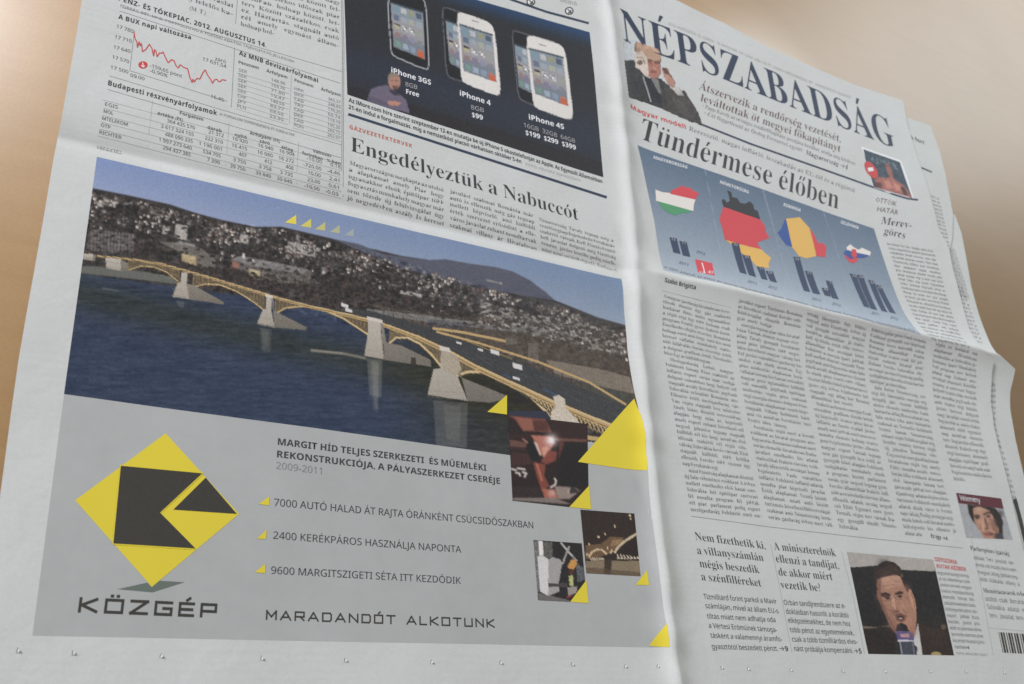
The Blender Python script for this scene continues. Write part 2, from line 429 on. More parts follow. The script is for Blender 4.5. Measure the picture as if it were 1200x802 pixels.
WORDS = ('a az egy magyar gazdaság hivatalosan is recesszióban van mert második egymást követő negyedévben csökkent a bruttó hazai termék '
 'kormány szerint csak átmeneti ez elemzők viszont nem várnak gyors javulást idén jövőre sem lesz növekedés Németország Románia Szlovákia '
 'adatai jobbak lettek mint korábban hogy infláció munkahely beruházás bank hitel forint euró bizottság miniszter parlament tavaly '
 'százalékos emelkedés ipari termelés export régió országai között ugyanakkor pedig azonban még már volt lehet kell ami amely után előtt '
 'statisztikai hivatal jelentése uniós pénz adó költségvetés hiány cél terv ország Budapest cég piac ár energia gáz vállalat érték pont '
 'nyugdíj kereset fogyasztás család város falu kör ügy szó nap hét hónap évben negyed fél több kevés jó rossz nagy kis új régi első '
 'szakmai szervezet döntött javaslat törvény módosítás frakció képviselő elnök tegnap holnap bejelentette államtitkár vezető dolgozó gyár autó mezőgazdaság aszály termés búza építőipar szolgáltatás turizmus fizetés támogatás kamat jegybank alapkamat elemzés grafikon háztartás víz villany fűtés külföldi befektető tőke részvény tőzsde erősödött gyengült stagnált zuhant nőtt ellenzék kritika felelős program válság kilábalás kockázat remény óvatos becslés felülvizsgálat mutató átlag '
 'utolsó következő elmúlt időszak adatok alapján közölte mondta szakértő véleménye miatt ellenére mellett helyett során végén elején').split()
def fill_words(w_em, st):
    out = []; x = 0
    while True:
        w = random.choice(WORDS)
        if random.random() < .08: w = w.capitalize()
        if random.random() < .1: w += random.choice([',', '.'])
        wl = sum(glyph(c, st)[2] for c in w)
        if x + wl > w_em + .3:
            if x > w_em * .86: return out
            w = w[:max(2, int(len(w) * .5))] + '-'; out.append(w); return out
        out.append(w); x += wl + .25
def column(name, left, right, n, st='body', mat='body', parent=None, layer=3, capf=.62, first=None, ends=(), indents=(), label=None, grow=1.0):
    A = WL(left); B = WL(right); t = np.linspace(0, 1, n)
    P = resample(A, t); Q = resample(B, t); parts = []
    for i in range(n):
        up = (P[max(i - 1, 0)] - P[max(i, 1)]); pitch = np.linalg.norm(up); up = up * capf
        L = np.linalg.norm(Q[i] - P[i]); ch = capheight(st)
        em = np.linalg.norm(up) / ch * grow
        p, q = P[i].copy(), Q[i].copy()
        if i in indents: p = p + (q - p) * .07
        if i in ends: q = p + (q - p) * (random.uniform(.5, .7) if i < n - 1 else .33)
        L = np.linalg.norm(q - p)
        words = fill_words(L / em, st)
        if i == 0 and first: words = first.split()
        # justify: spread the words over the line
        wl = [sum(glyph(c, st)[2] for c in w) for w in words]
        tot = sum(wl) * em; gap = (L - tot) / max(1, len(words) - 1); sc = 1.0
        if gap < .16 * em: sc = (L - .2 * em * (len(words) - 1)) / tot; gap = .2 * em
        x = 0
        for w, l in zip(words, wl):
            a = p + (q - p) * (x / L); b = p + (q - p) * ((x + l * em * sc) / L)
            g = set_line(w, st, np.stack([a, b]), up); 
            if g: parts.append(g)
            x += l * em * sc + gap
    return text_obj(name, parts, mat, layer, parent, label)

# ------------------------------------------------------------------ printed pictures: a small raster painter
SS = 2
class Canvas:
    def __init__(s, x0, y0, x1, y1, bg=None):
        s.x0, s.y0 = x0, y0; s.w, s.h = int((x1 - x0) * SS), int((y1 - y0) * SS)
        s.a = np.zeros((s.h, s.w, 3)); s.al = np.zeros((s.h, s.w))
        if bg is not None: s.a[:] = bg; s.al[:] = 1
    def box(s, P):
        x0 = max(0, int(P[:, 0].min()) - 1); x1 = min(s.w, int(P[:, 0].max()) + 2); y0 = max(0, int(P[:, 1].min()) - 1); y1 = min(s.h, int(P[:, 1].max()) + 2)
        return x0, x1, y0, y1
    def mask(s, pts):
        P = (np.array(pts, float) - [s.x0, s.y0]) * SS; x0, x1, y0, y1 = s.box(P)
        if x1 <= x0 or y1 <= y0: return None
        X, Y = np.meshgrid(np.arange(x0, x1) + .5, np.arange(y0, y1) + .5); m = np.zeros(X.shape, bool)
        for (ax_, ay_), (bx_, by_) in zip(P, np.roll(P, -1, 0)):
            if ay_ == by_: continue
            c = (ay_ > Y) != (by_ > Y); m ^= c & (X < (bx_ - ax_) * (Y - ay_) / (by_ - ay_) + ax_)
        return m, x0, x1, y0, y1
    def poly(s, pts, c, op=1.0, c2=None, noise=0):
        r = s.mask(pts)
        if r is None: return
        m, x0, x1, y0, y1 = r; col = np.array(c, float)
        if c2 is not None:
            t = np.linspace(0, 1, m.shape[0])[:, None, None]; col = (col * (1 - t) + np.array(c2, float) * t) * np.ones(m.shape + (1,))
        else: col = col * np.ones(m.shape + (1,))
        if noise: col = col + rng.normal(0, noise, m.shape)[..., None]
        R = s.a[y0:y1, x0:x1]; R[m] = R[m] * (1 - op) + col[m] * op; s.al[y0:y1, x0:x1][m] = 1
    def ell(s, cx, cy, rx, ry, c, op=1.0, rot=0, n=28):
        t = np.linspace(0, 2 * np.pi, n, endpoint=False); ca, sa = math.cos(rot), math.sin(rot)
        s.poly([(cx + rx * math.cos(k) * ca - ry * math.sin(k) * sa, cy + rx * math.cos(k) * sa + ry * math.sin(k) * ca) for k in t], c, op)
    def stroke(s, pts, w, c, op=1.0):
        for a, b in zip(pts[:-1], pts[1:]):
            a = np.array(a, float); b = np.array(b, float); d = b - a; L = np.linalg.norm(d)
            if L == 0: continue
            d /= L; n = np.array([-d[1], d[0]]) * w / 2; e = d * w * .3
            s.poly([a - e + n, b + e + n, b + e - n, a - e - n], c, op)
    def glow(s, cx, cy, r, c, amt):
        X, Y = np.meshgrid((np.arange(s.w) + .5) / SS + s.x0, (np.arange(s.h) + .5) / SS + s.y0)
        k = (amt * np.exp(-(((X - cx) ** 2 + (Y - cy) ** 2) / r ** 2)))[..., None]; s.a[:] = s.a * (1 - k) + np.array(c, float) * k
    def blur(s, r):
        k = int(r * SS); 
        if k < 1: return
        g = np.exp(-np.arange(-2 * k, 2 * k + 1) ** 2 / (2 * (r * SS) ** 2)); g /= g.sum(); K = len(g) // 2
        for axn in (0, 1):
            pad = [(0, 0)] * 3; pad[axn] = (K, K); A = np.pad(s.a, pad, mode='edge'); out = np.zeros_like(s.a)
            for i, w in enumerate(g): out += w * (A[i:i + s.h] if axn == 0 else A[:, i:i + s.w])
            s.a = out
    def noise(s, amt, cell, cx=None, m=None):
        cx = cx or cell; hh, ww = int(s.h / cell) + 3, int(s.w / cx) + 3; G = rng.normal(0, 1, (hh, ww))
        y = np.arange(s.h) / cell; x = np.arange(s.w) / cx; yi = y.astype(int); xi = x.astype(int); fy = smooth(y - yi)[:, None]; fx = smooth(x - xi)[None]
        v = (G[yi][:, xi] * (1 - fy) + G[yi + 1][:, xi] * fy) * (1 - fx) + (G[yi][:, xi + 1] * (1 - fy) + G[yi + 1][:, xi + 1] * fy) * fx
        s.a += (v * amt * (1 if m is None else m))[..., None]
    def sample(s, px, py):
        x = (px - s.x0) * SS - .5; y = (py - s.y0) * SS - .5
        xi = np.clip(np.floor(x).astype(int), 0, s.w - 2); yi = np.clip(np.floor(y).astype(int), 0, s.h - 2)
        fx = np.clip(x - xi, 0, 1)[:, None]; fy = np.clip(y - yi, 0, 1)[:, None]
        c = (s.a[yi, xi] * (1 - fx) + s.a[yi, xi + 1] * fx) * (1 - fy) + (s.a[yi + 1, xi] * (1 - fx) + s.a[yi + 1, xi + 1] * fx) * fy
        return np.clip(c, 8, 250), s.al[yi, xi]

# ================================================================== the desk
tm, tb = base_mat('desk_veneer', 0.30, 0.5); tb.inputs['Coat Weight'].default_value = .55; tb.inputs['Coat Roughness'].default_value = .33; L = tm.node_tree.links
tc = N(tm, 'ShaderNodeTexCoord'); mp = N(tm, 'ShaderNodeMapping'); mp.inputs['Scale'].default_value = (1, 7, 1); mp.inputs['Rotation'].default_value = (0, 0, math.radians(64))
L.new(tc.outputs['Object'], mp.inputs[0])
g1 = N(tm, 'ShaderNodeTexNoise', Scale=11.0, Detail=8.0, Roughness=.6, Distortion=.4); g2 = N(tm, 'ShaderNodeTexNoise', Scale=320.0, Detail=4.0)
g3 = N(tm, 'ShaderNodeTexNoise', Scale=5.0, Detail=2.0)
L.new(mp.outputs[0], g1.inputs['Vector']); L.new(mp.outputs[0], g2.inputs['Vector']); L.new(tc.outputs['Object'], g3.inputs['Vector'])
r = N(tm, 'ShaderNodeValToRGB'); e = r.color_ramp.elements
e[0].position = .3; e[0].color = (.445, .270, .118, 1); e[1].position = .7; e[1].color = (.485, .300, .138, 1); L.new(g1.outputs['Fac'], r.inputs[0])
r2 = N(tm, 'ShaderNodeValToRGB'); e = r2.color_ramp.elements; e[0].position = .35; e[0].color = (.90, .88, .84, 1); e[1].position = .62; e[1].color = (1.03, 1.03, 1.03, 1); L.new(g2.outputs['Fac'], r2.inputs[0])
mx = N(tm, 'ShaderNodeMix', data_type='RGBA', blend_type='MULTIPLY'); mx.inputs[0].default_value = 1; L.new(r.outputs[0], mx.inputs[6]); L.new(r2.outputs[0], mx.inputs[7])
L.new(mx.outputs[2], tb.inputs['Base Color'])
rr = N(tm, 'ShaderNodeMapRange'); rr.inputs[3].default_value = .36; rr.inputs[4].default_value = .44; L.new(g3.outputs['Fac'], rr.inputs[0]); L.new(rr.outputs[0], tb.inputs['Roughness'])
bpn = N(tm, 'ShaderNodeBump', Strength=.12, Distance=.0004); L.new(g2.outputs['Fac'], bpn.inputs['Height']); L.new(bpn.outputs[0], tb.inputs['Normal'])
V = []; F = []
x0, x1, y0, y1, t = -1.0, 2.2, -0.6, 2.0, 0.03
top = mesh_obj('tabletop', [(x0, y0, 0), (x1, y0, 0), (x1, y1, 0), (x0, y1, 0), (x0, y0, -t), (x1, y0, -t), (x1, y1, -t), (x0, y1, -t)],
               [(0, 1, 2, 3), (7, 6, 5, 4), (0, 4, 5, 1), (1, 5, 6, 2), (2, 6, 7, 3), (3, 7, 4, 0)], tm, None, False)
top['kind'] = 'structure'; top['label'] = 'light beech veneer desk top under the newspaper'

# ================================================================== the sheets
paper = thing('newspaper', 'open newspaper spread on the desk with a bridge advertisement and its front page', 'newspaper')
def edge_fn(pts, hf=None):
    a = np.array(pts, float); x, y = lift(a[:, 0], a[:, 1], 0, hf); o = np.argsort(y); x, y = x[o], y[o]
    return lambda q: np.interp(q, y, x) + np.where(q > y[-1], (q - y[-1]) * (x[-1] - x[-2]) / (y[-1] - y[-2]) * .5, 0) + np.where(q < y[0], (q - y[0]) * (x[1] - x[0]) / (y[1] - y[0]), 0)
LEFT = [(-38, 850), (-19, 720), (-6, 625), (4, 552), (13, 483), (22, 420), (31.5, 365), (40, 318), (52, 250), (62, 190), (70, 150), (79, 100), (88, 50), (96, 0)]
RIGHT = [(1232, 850), (1216, 740), (1203, 660), (1193, 618), (1185, 580), (1180, 560), (1172, 530), (1165, 500), (1161, 470), (1162, 447), (1165, 423), (1150, 409), (1137, 388), (1130, 365), (1123, 338), (1117, 316), (1112, 291),
         (1100, 268), (1095, 246), (1085, 212), (1073, 178), (1064, 148), (1058, 118)]
xl = edge_fn(LEFT); xr = edge_fn(RIGHT)
ybot = float(on_plane(38.0, 838.0, Z0)[1])
tx, ty = lift(*np.array([(700, -45), (760, -16), (792, 0), (818, 13), (848, 27), (900, 55), (960, 82), (1000, 99), (1058, 118)], float).T)
ytop_l = 2 * YF - ybot
def sheet(name, xl, xr, ybot, ytop, hf, mat, parent, nu=430, nv=330, thick=0.00012):
    v = np.linspace(0, 1, nv)[:, None]; u = np.linspace(0, 1, nu)[None]
    Y = ybot + (YF + .1 - ybot) * v + 0 * u; X = xl(Y) * (1 - u) + xr(Y) * u
    for _ in range(5):
        Y = ybot + (ytop(X) - ybot) * v; X = xl(Y) * (1 - u) + xr(Y) * u
    G = np.stack([X.ravel(), Y.ravel(), hf(X, Y).ravel()], 1)
    # the grid runs up the page, so turn the faces
    return mesh_obj(name, np.concatenate([G]), grid_faces(nv, nu)[:, ::-1], mat, parent)
front_top = lambda X: np.interp(X, np.concatenate([[tx[0] - .02], tx]), np.concatenate([[ytop_l], ty]))
outer = sheet('outer_sheet', xl, xr, ybot, front_top, h, PAPER, paper)

h2 = lambda x, y: h(x, y) - 0.0013 - 0.0006 * smooth((x - .55) / .1)
h3 = lambda x, y: h(x, y) - 0.0026 - 0.0010 * smooth((x - .55) / .1)
R2 = [(1226, 850), (1200, 700), (1187, 600), (1172, 545), (1158, 490), (1155, 440), (1158, 420), (1136, 388), (1122, 345), (1112, 300), (1116, 278), (1117, 252), (1109, 210), (1101, 176), (1090, 147)]
R3 = [(1260, 850), (1233, 700), (1212, 600), (1200, 558), (1190, 515), (1184, 480), (1184, 458), (1190, 433), (1168, 414), (1156, 392), (1147, 368), (1138, 335), (1132, 300), (1127, 274), (1119, 252)]
def inner(name, R, hf, tops, label):
    g = thing(name, label, 'newspaper sheet', 'inner sheets of the newspaper')
    a = np.array(tops, float); qx, qy = lift(a[:, 0], a[:, 1], 0, hf)
    sheet('paper', lambda q: gutter_x(q) + .004 + 0 * q, edge_fn(R, hf), ybot + .002, lambda X: np.interp(X, qx, qy), hf, PAPER2, g, 160, 300)
    return g
s2 = inner('newspaper_sheet', R2, h2, [(800, 30), (1000, 120), (1064, 138), (1090, 147)], 'inner newspaper sheet showing its corner and a black rule beside the masthead')
s3 = inner('newspaper_sheet', R3, h3, [(800, 100), (1000, 200), (1080, 236), (1119, 252)], 'lowest inner newspaper sheet with its curled corner at the right edge')

# inner sheets' printing: lifted on their own faces
def inner_text(name, parts, hf, mat, parent):
    V = np.concatenate([p[0] for p in parts]); n = 0; T = []
    for p in parts: T.append(p[1] + n); n += len(p[0])
    return mesh_obj(name, np.column_stack([V, hf(V[:, 0], V[:, 1]) + .0001]), np.concatenate(T), INKS[mat], parent, False)
def iline(s, p0, p1, cap, hf, st='body'):
    x, y = lift(*np.array([p0, p1, (p0[0] - .25 * cap, p0[1] - cap)], float).T, 0, hf); P = np.stack([x, y], 1)
    return set_line(s, st, P[:2], P[2] - P[0])
def istrip(name, pts, w, hf, mat, parent):
    q = np.array(strip_polys(pts, w)); x, y = lift(q[..., 0].ravel(), q[..., 1].ravel(), 0, hf)
    return mesh_obj(name, np.stack([x, y, hf(x, y) + .0001], 1), np.arange(len(x)).reshape(-1, 4)[:, ::-1], INKS[mat], parent, False)
inner_text('heading', [iline('A forr', (1067, 163), (1084, 170), 5, h2, 'sansb')], h2, 'black', s2)
istrip('rule_line', [(1071, 193), (1092, 202)], 1.8, h2, 'navy', s2)
tl = []
for k in range(26):
    y = 231 + k * 4.6; a = (1090 + k * 1.05 + (k * .35 if k > 12 else 0), y); tl.append(iline(random.choice(['szag ki', 'nek az', 'lett is', 'mond ta', 'rint']), a, (a[0] + 11, y + 3.6), 2.9, h2))
inner_text('text_column', tl, h2, 'body', s2)
tl = []
for k in range(14):
    y = 336 + k * 4.9; a = (1117 + k * 1.75, y); tl.append(iline(random.choice(['ból a', 'szer', 'kor is', 'tott']), a, (a[0] + 12, y + 3.2), 3, h3))
for k in range(22):
    y = 452 + k * 6.6; a = (1158 + (0 if k < 7 else (k - 7) * 1.9), y); tl.append(iline(random.choice(['mind', 'ban a', 'akik', 'sok is']), a, (a[0] + 9, y + 1), 4, h3))
inner_text('text_column', tl, h3, 'body', s3)
istrip('picture_edge', [(1189, 585), (1194, 603), (1202, 636)], 4.5, h3, 'charcoal', s3)

# ================================================================== BACK PAGE: the advertisement
ad = patch('advertisement', [(75.8, 457), (38, 745)], [(748, 483), (755, 515), (761, 580), (771, 660), (784, 758)], INKS['adgrey'], 1, paper, step=3,
           label='grey construction company advertisement under the bridge photograph')
c = Canvas(60, 170, 780, 570, (60, 60, 62))
sky = [(100, 170), (770, 320), (770, 400), (727, 392), (700, 372), (670, 361), (648, 350), (620, 330), (600, 319), (545, 309), (500, 305), (450, 299), (420, 288), (360, 273), (330, 266), (300, 266), (260, 258), (230, 250), (200, 240), (150, 230), (100, 220)]
c.poly([(60, 160), (780, 320), (780, 410), (60, 230)], (112, 138, 182))
X, Y = np.meshgrid(np.arange(c.w) / SS + 60, np.arange(c.h) / SS + 170)
dsk = np.clip((Y - (180 + (X - 115) * .233)) / 75, 0, 1)[..., None]
c.a[:] = (np.array([108, 134, 180]) * (1 - dsk) + np.array([150, 168, 196]) * dsk) + ((X - 400) / 350)[..., None] * np.array([-6, -4, -12])
c.poly([(60, 212), (105, 220), (150, 229), (200, 240), (230, 250), (260, 258), (300, 266), (330, 266), (360, 273), (390, 280), (420, 288), (470, 300), (530, 309), (600, 322), (650, 352), (700, 372), (770, 392), (780, 560), (60, 480)], (54, 51, 50))
c.poly([(390, 280), (420, 286), (450, 298), (500, 305), (522, 304), (550, 309), (580, 313), (600, 318), (620, 328), (640, 343), (650, 352), (600, 345), (540, 332), (470, 315)], (82, 88, 106), noise=7)
c.poly([(470, 318), (560, 336), (650, 354), (700, 372), (770, 394), (780, 420), (640, 392), (540, 362), (480, 336)], (72, 70, 72), .7)
_sk = c.a.copy(); c.noise(9, 12); c.noise(9, 5); c.noise(12, 2.2)
def skyline(x): return np.interp(x, [60, 105, 150, 200, 260, 330, 390, 450, 520, 600, 650, 700, 770], [212, 222, 232, 242, 260, 268, 284, 300, 322, 345, 356, 376, 396])
_m = (Y < skyline(X) - 1)[..., None]; c.a[:] = np.where(_m, _sk, c.a)
lights = [(176, 178, 180), (156, 154, 152), (204, 204, 202), (134, 130, 124), (150, 124, 108), (186, 182, 172)]
for k in range(2300):                                   # hillside houses
    x = rng.uniform(95, 745); top_ = skyline(x); u = abs(rng.normal(0, 1)); y = top_ + 3 + u * (24 + 8 * math.sin(x / 40))
    lim = {True: 46, False: 55}[x > 500]
    if y > top_ + lim: continue
    if rng.random() < .25 + .3 * math.sin(x / 31 + y / 13): continue
    if math.sin(x / 17 + math.sin(y / 9) * 2) + math.sin(y / 7 - x / 23) < -.35: continue
    w = rng.uniform(1.2, 3.2) + 2.6 * (rng.random() < .12); hh = w * rng.uniform(.45, .8); cc = np.array(lights[rng.integers(0, 6)]) * rng.uniform(.55, 1.02)
    c.poly([(x, y), (x + w * .6, y + w * .12), (x + w * .6, y + w * .12 + hh), (x, y + hh)], cc, .9); c.poly([(x + w * .6, y + w * .12), (x + w, y), (x + w, y + hh), (x + w * .6, y + w * .12 + hh)], cc * .62, .9)
    c.poly([(x - .4, y), (x + w * .3, y - hh * .4), (x + w + .3, y), (x + w * .6, y + w * .14)], np.array([96, 78, 70]) * rng.uniform(.8, 1.3), .8)
for k in range(900):                                    # trees between them
    x = rng.uniform(95, 745); y = skyline(x) + rng.uniform(12, 80); c.ell(x, y, rng.uniform(1.5, 5), rng.uniform(1, 3), np.array([52, 48, 44]) * rng.uniform(.7, 1.3), .5, n=8)
for k in range(260): x = rng.uniform(95, 745); c.ell(x, skyline(x) + rng.uniform(40, 90), rng.uniform(2, 6), rng.uniform(1, 3), (88, 66, 56), .4, n=8)
# left tower blocks
c.poly([(105, 268), (158, 275), (157, 297), (101, 292)], (84, 80, 78), noise=10)
for k in range(13):
    x = 107 + k * 4; c.poly([(x, 268 + k * .5), (x + 1.6, 268.5 + k * .5), (x + 1, 294 + k * .3), (x - .6, 293.5 + k * .3)], (132, 128, 124), .8)
for k in range(5): c.stroke([(104, 272 + k * 4.6), (158, 278 + k * 4.6)], .8, (66, 62, 62), .8)
for q in ([(206, 262), (220, 265), (219, 282), (204, 279)], [(191, 264), (197, 266), (198, 276), (190, 275)], [(282, 274), (291, 276), (292, 287), (280, 284)], [(111, 236), (122, 238), (121, 243), (110, 241)], [(338, 283), (376, 291), (372, 302), (336, 295)], [(470, 340), (495, 345), (494, 349), (468, 344)]): c.poly(q, (160, 158, 152), noise=20)
for k in range(9): c.stroke([(339 + k * 4.4, 283 + k), (338 + k * 4.4, 296 + k)], 1, (120, 118, 118))
# palace on the quay
c.poly([(186, 283), (212, 285), (238, 292), (253, 305), (252, 316), (232, 312), (213, 306), (212, 297)], (106, 102, 96), noise=14)
c.poly([(213, 297), (230, 301), (230, 312), (213, 306)], (176, 160, 116)); c.poly([(206, 281), (228, 287), (229, 290), (206, 285)], (140, 140, 138))
c.poly([(268, 305), (282, 300), (320, 307), (365, 318), (363, 334), (318, 330), (300, 322), (277, 315)], (92, 88, 84), noise=16)
c.poly([(270, 304), (284, 300), (362, 316), (355, 321), (300, 313)], (122, 122, 120), noise=8); c.poly([(292, 315), (305, 318), (305, 329), (292, 322)], (186, 172, 132)); c.poly([(272, 306), (281, 309), (279, 316), (272, 313)], (150, 100, 84))
for k in range(12): c.stroke([(308 + k * 4.5, 318 + k * .9), (307.5 + k * 4.5, 328 + k * .6)], 1.1, (150, 144, 124), .7)
c.poly([(284, 297), (287, 297), (287, 303), (284, 303)], (205, 205, 205))
for k in range(1200):                                  # dark autumn trees on the quay
    x = rng.uniform(150, 600); y = 300 + (x - 150) * .17 + rng.uniform(-4, 22); c.ell(x, y, rng.uniform(1, 3), rng.uniform(.8, 2), np.array([62, 50, 44]) * rng.uniform(.6, 1.4), .55, n=7)
c.poly([(108, 312), (165, 318), (213, 326), (207, 333), (94, 320), (96, 312)], (98, 102, 96), noise=6)
# water
water = [(60, 318), (95, 321), (205, 336), (262, 344), (330, 352), (380, 362), (440, 372), (470, 392), (520, 420), (600, 455), (650, 490), (650, 560), (60, 480)]
c.poly(water, (50, 66, 94))
r_ = c.mask(water); m_, a0, a1, b0, b1 = r_
Xw = X[b0:b1, a0:a1]; Yw = Y[b0:b1, a0:a1]
dk = np.exp(-((Yw - (345 + (Xw - 95) * .24)) / 22) ** 2) * .75
col = np.array([44, 60, 90]) * (1 - dk[..., None]) + np.array([42, 50, 44]) * dk[..., None] - smooth((Xw - 400) / 170 - (Yw - 420) / 500)[..., None] * np.array([0, 12, 44]) * np.ones(3)
R_ = c.a[b0:b1, a0:a1]; R_[m_] = col[m_]
for k in range(1500):
    x = rng.uniform(80, 640); y = rng.uniform(330, 540); 
    if c.a[min(c.h - 1, int((y - 170) * SS)), int((x - 60) * SS), 2] < 40: continue
    L_ = rng.uniform(3, 14); c.stroke([(x, y), (x + L_, y + L_ * .11)], .7, (70, 86, 112) if rng.random() < .5 else (38, 50, 72), .22)
_wm = np.zeros((c.h, c.w)); _wm[b0:b1, a0:a1][m_] = 1; c.noise(5, 2.2, 16, _wm); c.noise(4, 5, 50, _wm); c.noise(4, 1.3, 5, _wm)
for (x, y, w, hh, op) in ((306, 385, 9, 22, .2), (434, 422, 10, 62, .2), (520, 474, 20, 44, .2), (304, 384, 14, 30, .22), (430, 420, 18, 46, .35), (436, 424, 8, 56, .25), (508, 470, 40, 55, .3), (206, 352, 10, 10, .3)): c.poly([(x, y), (x + w, y + 2), (x + w - 1, y + hh), (x + 3, y + hh - 3)], (150, 150, 138), op)
c.stroke([(120, 338), (138, 341)], 1, (110, 116, 120)); c.stroke([(365, 411), (405, 415), (428, 420)], 3, (118, 116, 104)); c.stroke([(365, 410), (402, 414)], 1, (160, 154, 138))
c.blur(.55)
# island on the right
c.poly([(430, 356), (500, 368), (560, 373), (600, 378), (680, 392), (740, 395), (760, 470), (720, 480), (640, 440), (560, 402), (500, 386)], (78, 70, 62), noise=8)
for k in range(700):
    x = rng.uniform(560, 745); y = rng.uniform(378, 440) + (x - 640) * .1; c.ell(x, y, rng.uniform(1, 3.5), rng.uniform(1, 3), np.array([84, 72, 62]) * rng.uniform(.6, 1.35), .5, n=7)
c.poly([(430, 362), (500, 370), (590, 382), (690, 392), (690, 397), (590, 388), (500, 377), (430, 368)], (118, 120, 118), .8)
c.poly([(500, 374), (548, 379), (546, 386), (502, 384)], (66, 72, 84), .5); c.poly([(640, 422), (700, 432), (738, 442), (744, 462), (700, 452), (650, 438)], (122, 112, 98), noise=5); c.poly([(676, 446), (740, 462), (748, 478), (722, 474), (690, 458)], (72, 74, 66))
for k in range(500):
    x = rng.uniform(560, 730); y = 352 + (x - 560) * .22 + rng.uniform(0, 26); w = rng.uniform(1.5, 6); c.poly([(x, y), (x + w, y + 1), (x + w, y + 3.5), (x, y + 2.5)], np.array([158, 154, 148]) * rng.uniform(.5, 1.1), .8)
for x, y, w, hh in ((619, 402, 12, 24), (592, 396, 14, 8), (695, 400, 8, 8)): c.poly([(x, y), (x + w, y + 1), (x + w, y + hh), (x, y + hh)], (118, 112, 102), .6, noise=16)
for k in range(9): c.poly([(570 + k * 2.1, 327 + k * .5), (571.6 + k * 2.1, 327 + k * .5), (571.6 + k * 2.1, 330 + k * .5), (570 + k * 2.1, 330 + k * .5)], (150, 146, 140), .8)
_lm = ((Y > skyline(X) + 2) & (Y < 300 + (X - 95) * .26)).astype(float); _lm *= (X < 560) * .6 + .4; c.noise(9, 3, 3, _lm); c.noise(7, 6, 9, _lm)
for k in range(420):
    x = rng.uniform(100, 560); y = skyline(x) + rng.uniform(10, 66) * (1 if x < 420 else .8)
    w = rng.uniform(1.5, 5); cc = np.array([46, 44, 40]) * rng.uniform(.8, 1.3)
    for _ in range(3): c.ell(x + rng.uniform(-2, 2), y + rng.uniform(-1, 1), w * .6, w * .35, cc, .6, n=9)
for k in range(900):
    x = rng.uniform(100, 745); y = skyline(x) + abs(rng.normal(0, 20)) + 1
    if math.sin(x / 13) + math.sin(y / 5 + x / 29) + .5 * math.sin(x / 5) < .25 or y > skyline(x) + 46: continue
    w = rng.uniform(1.6, 4.4); hh = w * rng.uniform(.5, .9); cc = np.array([206, 202, 194]) * rng.uniform(.62, 1)
    c.poly([(x, y), (x + w * .55, y + .5), (x + w * .55, y + .5 + hh), (x, y + hh)], cc); c.poly([(x + w * .55, y + .5), (x + w, y), (x + w, y + hh), (x + w * .55, y + .5 + hh)], cc * .6)
    c.poly([(x - .3, y), (x + w * .4, y - hh * .45), (x + w + .3, y), (x + w * .55, y + .6)], (112, 92, 82))
for k in range(260):
    x = rng.uniform(550, 740); y = 350 + (x - 560) * .22 + rng.uniform(-2, 34); c.ell(x, y, rng.uniform(1, 4), rng.uniform(.8, 2.2), np.array([70, 64, 58]) * rng.uniform(.7, 1.2), .7, n=9)
# roadway and the bridge
yl, yd, yb = (188, 158, 100), (118, 96, 58), (208, 182, 126)
c.poly([(395, 358), (440, 366), (505, 384), (600, 420), (735, 477), (760, 500), (722, 500), (650, 470), (560, 430), (500, 400), (440, 374)], (60, 63, 66), noise=9)
for k in range(70):
    t_ = rng.uniform(0, 1); x = 430 + 300 * t_; y = 368 + 108 * t_ + rng.uniform(0, 4 + 14 * t_); c.stroke([(x, y), (x + 5 + 8 * t_, y + 2.2 + 4 * t_)], .8, np.array([70, 72, 74]) * rng.uniform(.7, 1.4), .6)
for k in range(26):
    x = 450 + k * 11; c.stroke([(x, 372 + k * 3.9), (x, 364 + k * 3.9 - k * .1)], .7, (52, 50, 50), .8)
c.stroke([(508, 385), (545, 390), (592, 400)], 3, yl); c.stroke([(512, 389), (560, 402), (592, 412), (630, 424), (690, 448), (733, 474)], 2.6, yl); c.stroke([(545, 399), (600, 421)], 1, (160, 130, 70))
for a, b in (((575, 409), (10, 5)), ((601, 425), (11, 6)), ((601, 441), (8, 3)), ((560, 408), (6, 2.5)), ((535, 400), (6, 2.5)), ((400, 355), (8, 4)), ((405, 361), (8, 4)), ((185, 308), (8, 3))): c.poly([a, (a[0] + b[0], a[1] + b[0] * .3), (a[0] + b[0], a[1] + b[0] * .3 + b[1]), (a[0], a[1] + b[1])], (206, 208, 208))
for a in ((636, 455), (645, 459), (590, 438)): c.poly([a, (a[0] + 8, a[1] + 3), (a[0] + 8, a[1] + 6), (a[0], a[1] + 3)], (60, 78, 108))
deck = [(98, 299), (130, 302), (160, 305), (190, 310), (215, 317), (240, 324), (270, 333), (300, 342), (330, 351), (365, 360), (400, 368), (430, 375), (455, 383), (490, 396), (520, 410), (560, 432), (600, 451), (650, 474), (700, 495), (742, 512)]
arches = [[(150, 317), (165, 312), (180, 313), (195, 319), (211, 332)], [(226, 337), (240, 333), (258, 334), (278, 342), (297, 354), (311, 365)], [(322, 368), (335, 361), (355, 359), (378, 363), (402, 373), (431, 392)],
          [(456, 403), (464, 396), (478, 396), (492, 403), (506, 416), (517, 430)], [(533, 441), (548, 436), (570, 436), (595, 447), (620, 463), (636, 478), (647, 494)]]
def thick(x): return np.interp(x, [100, 300, 450, 560, 740], [1.6, 2.6, 4, 6, 9])
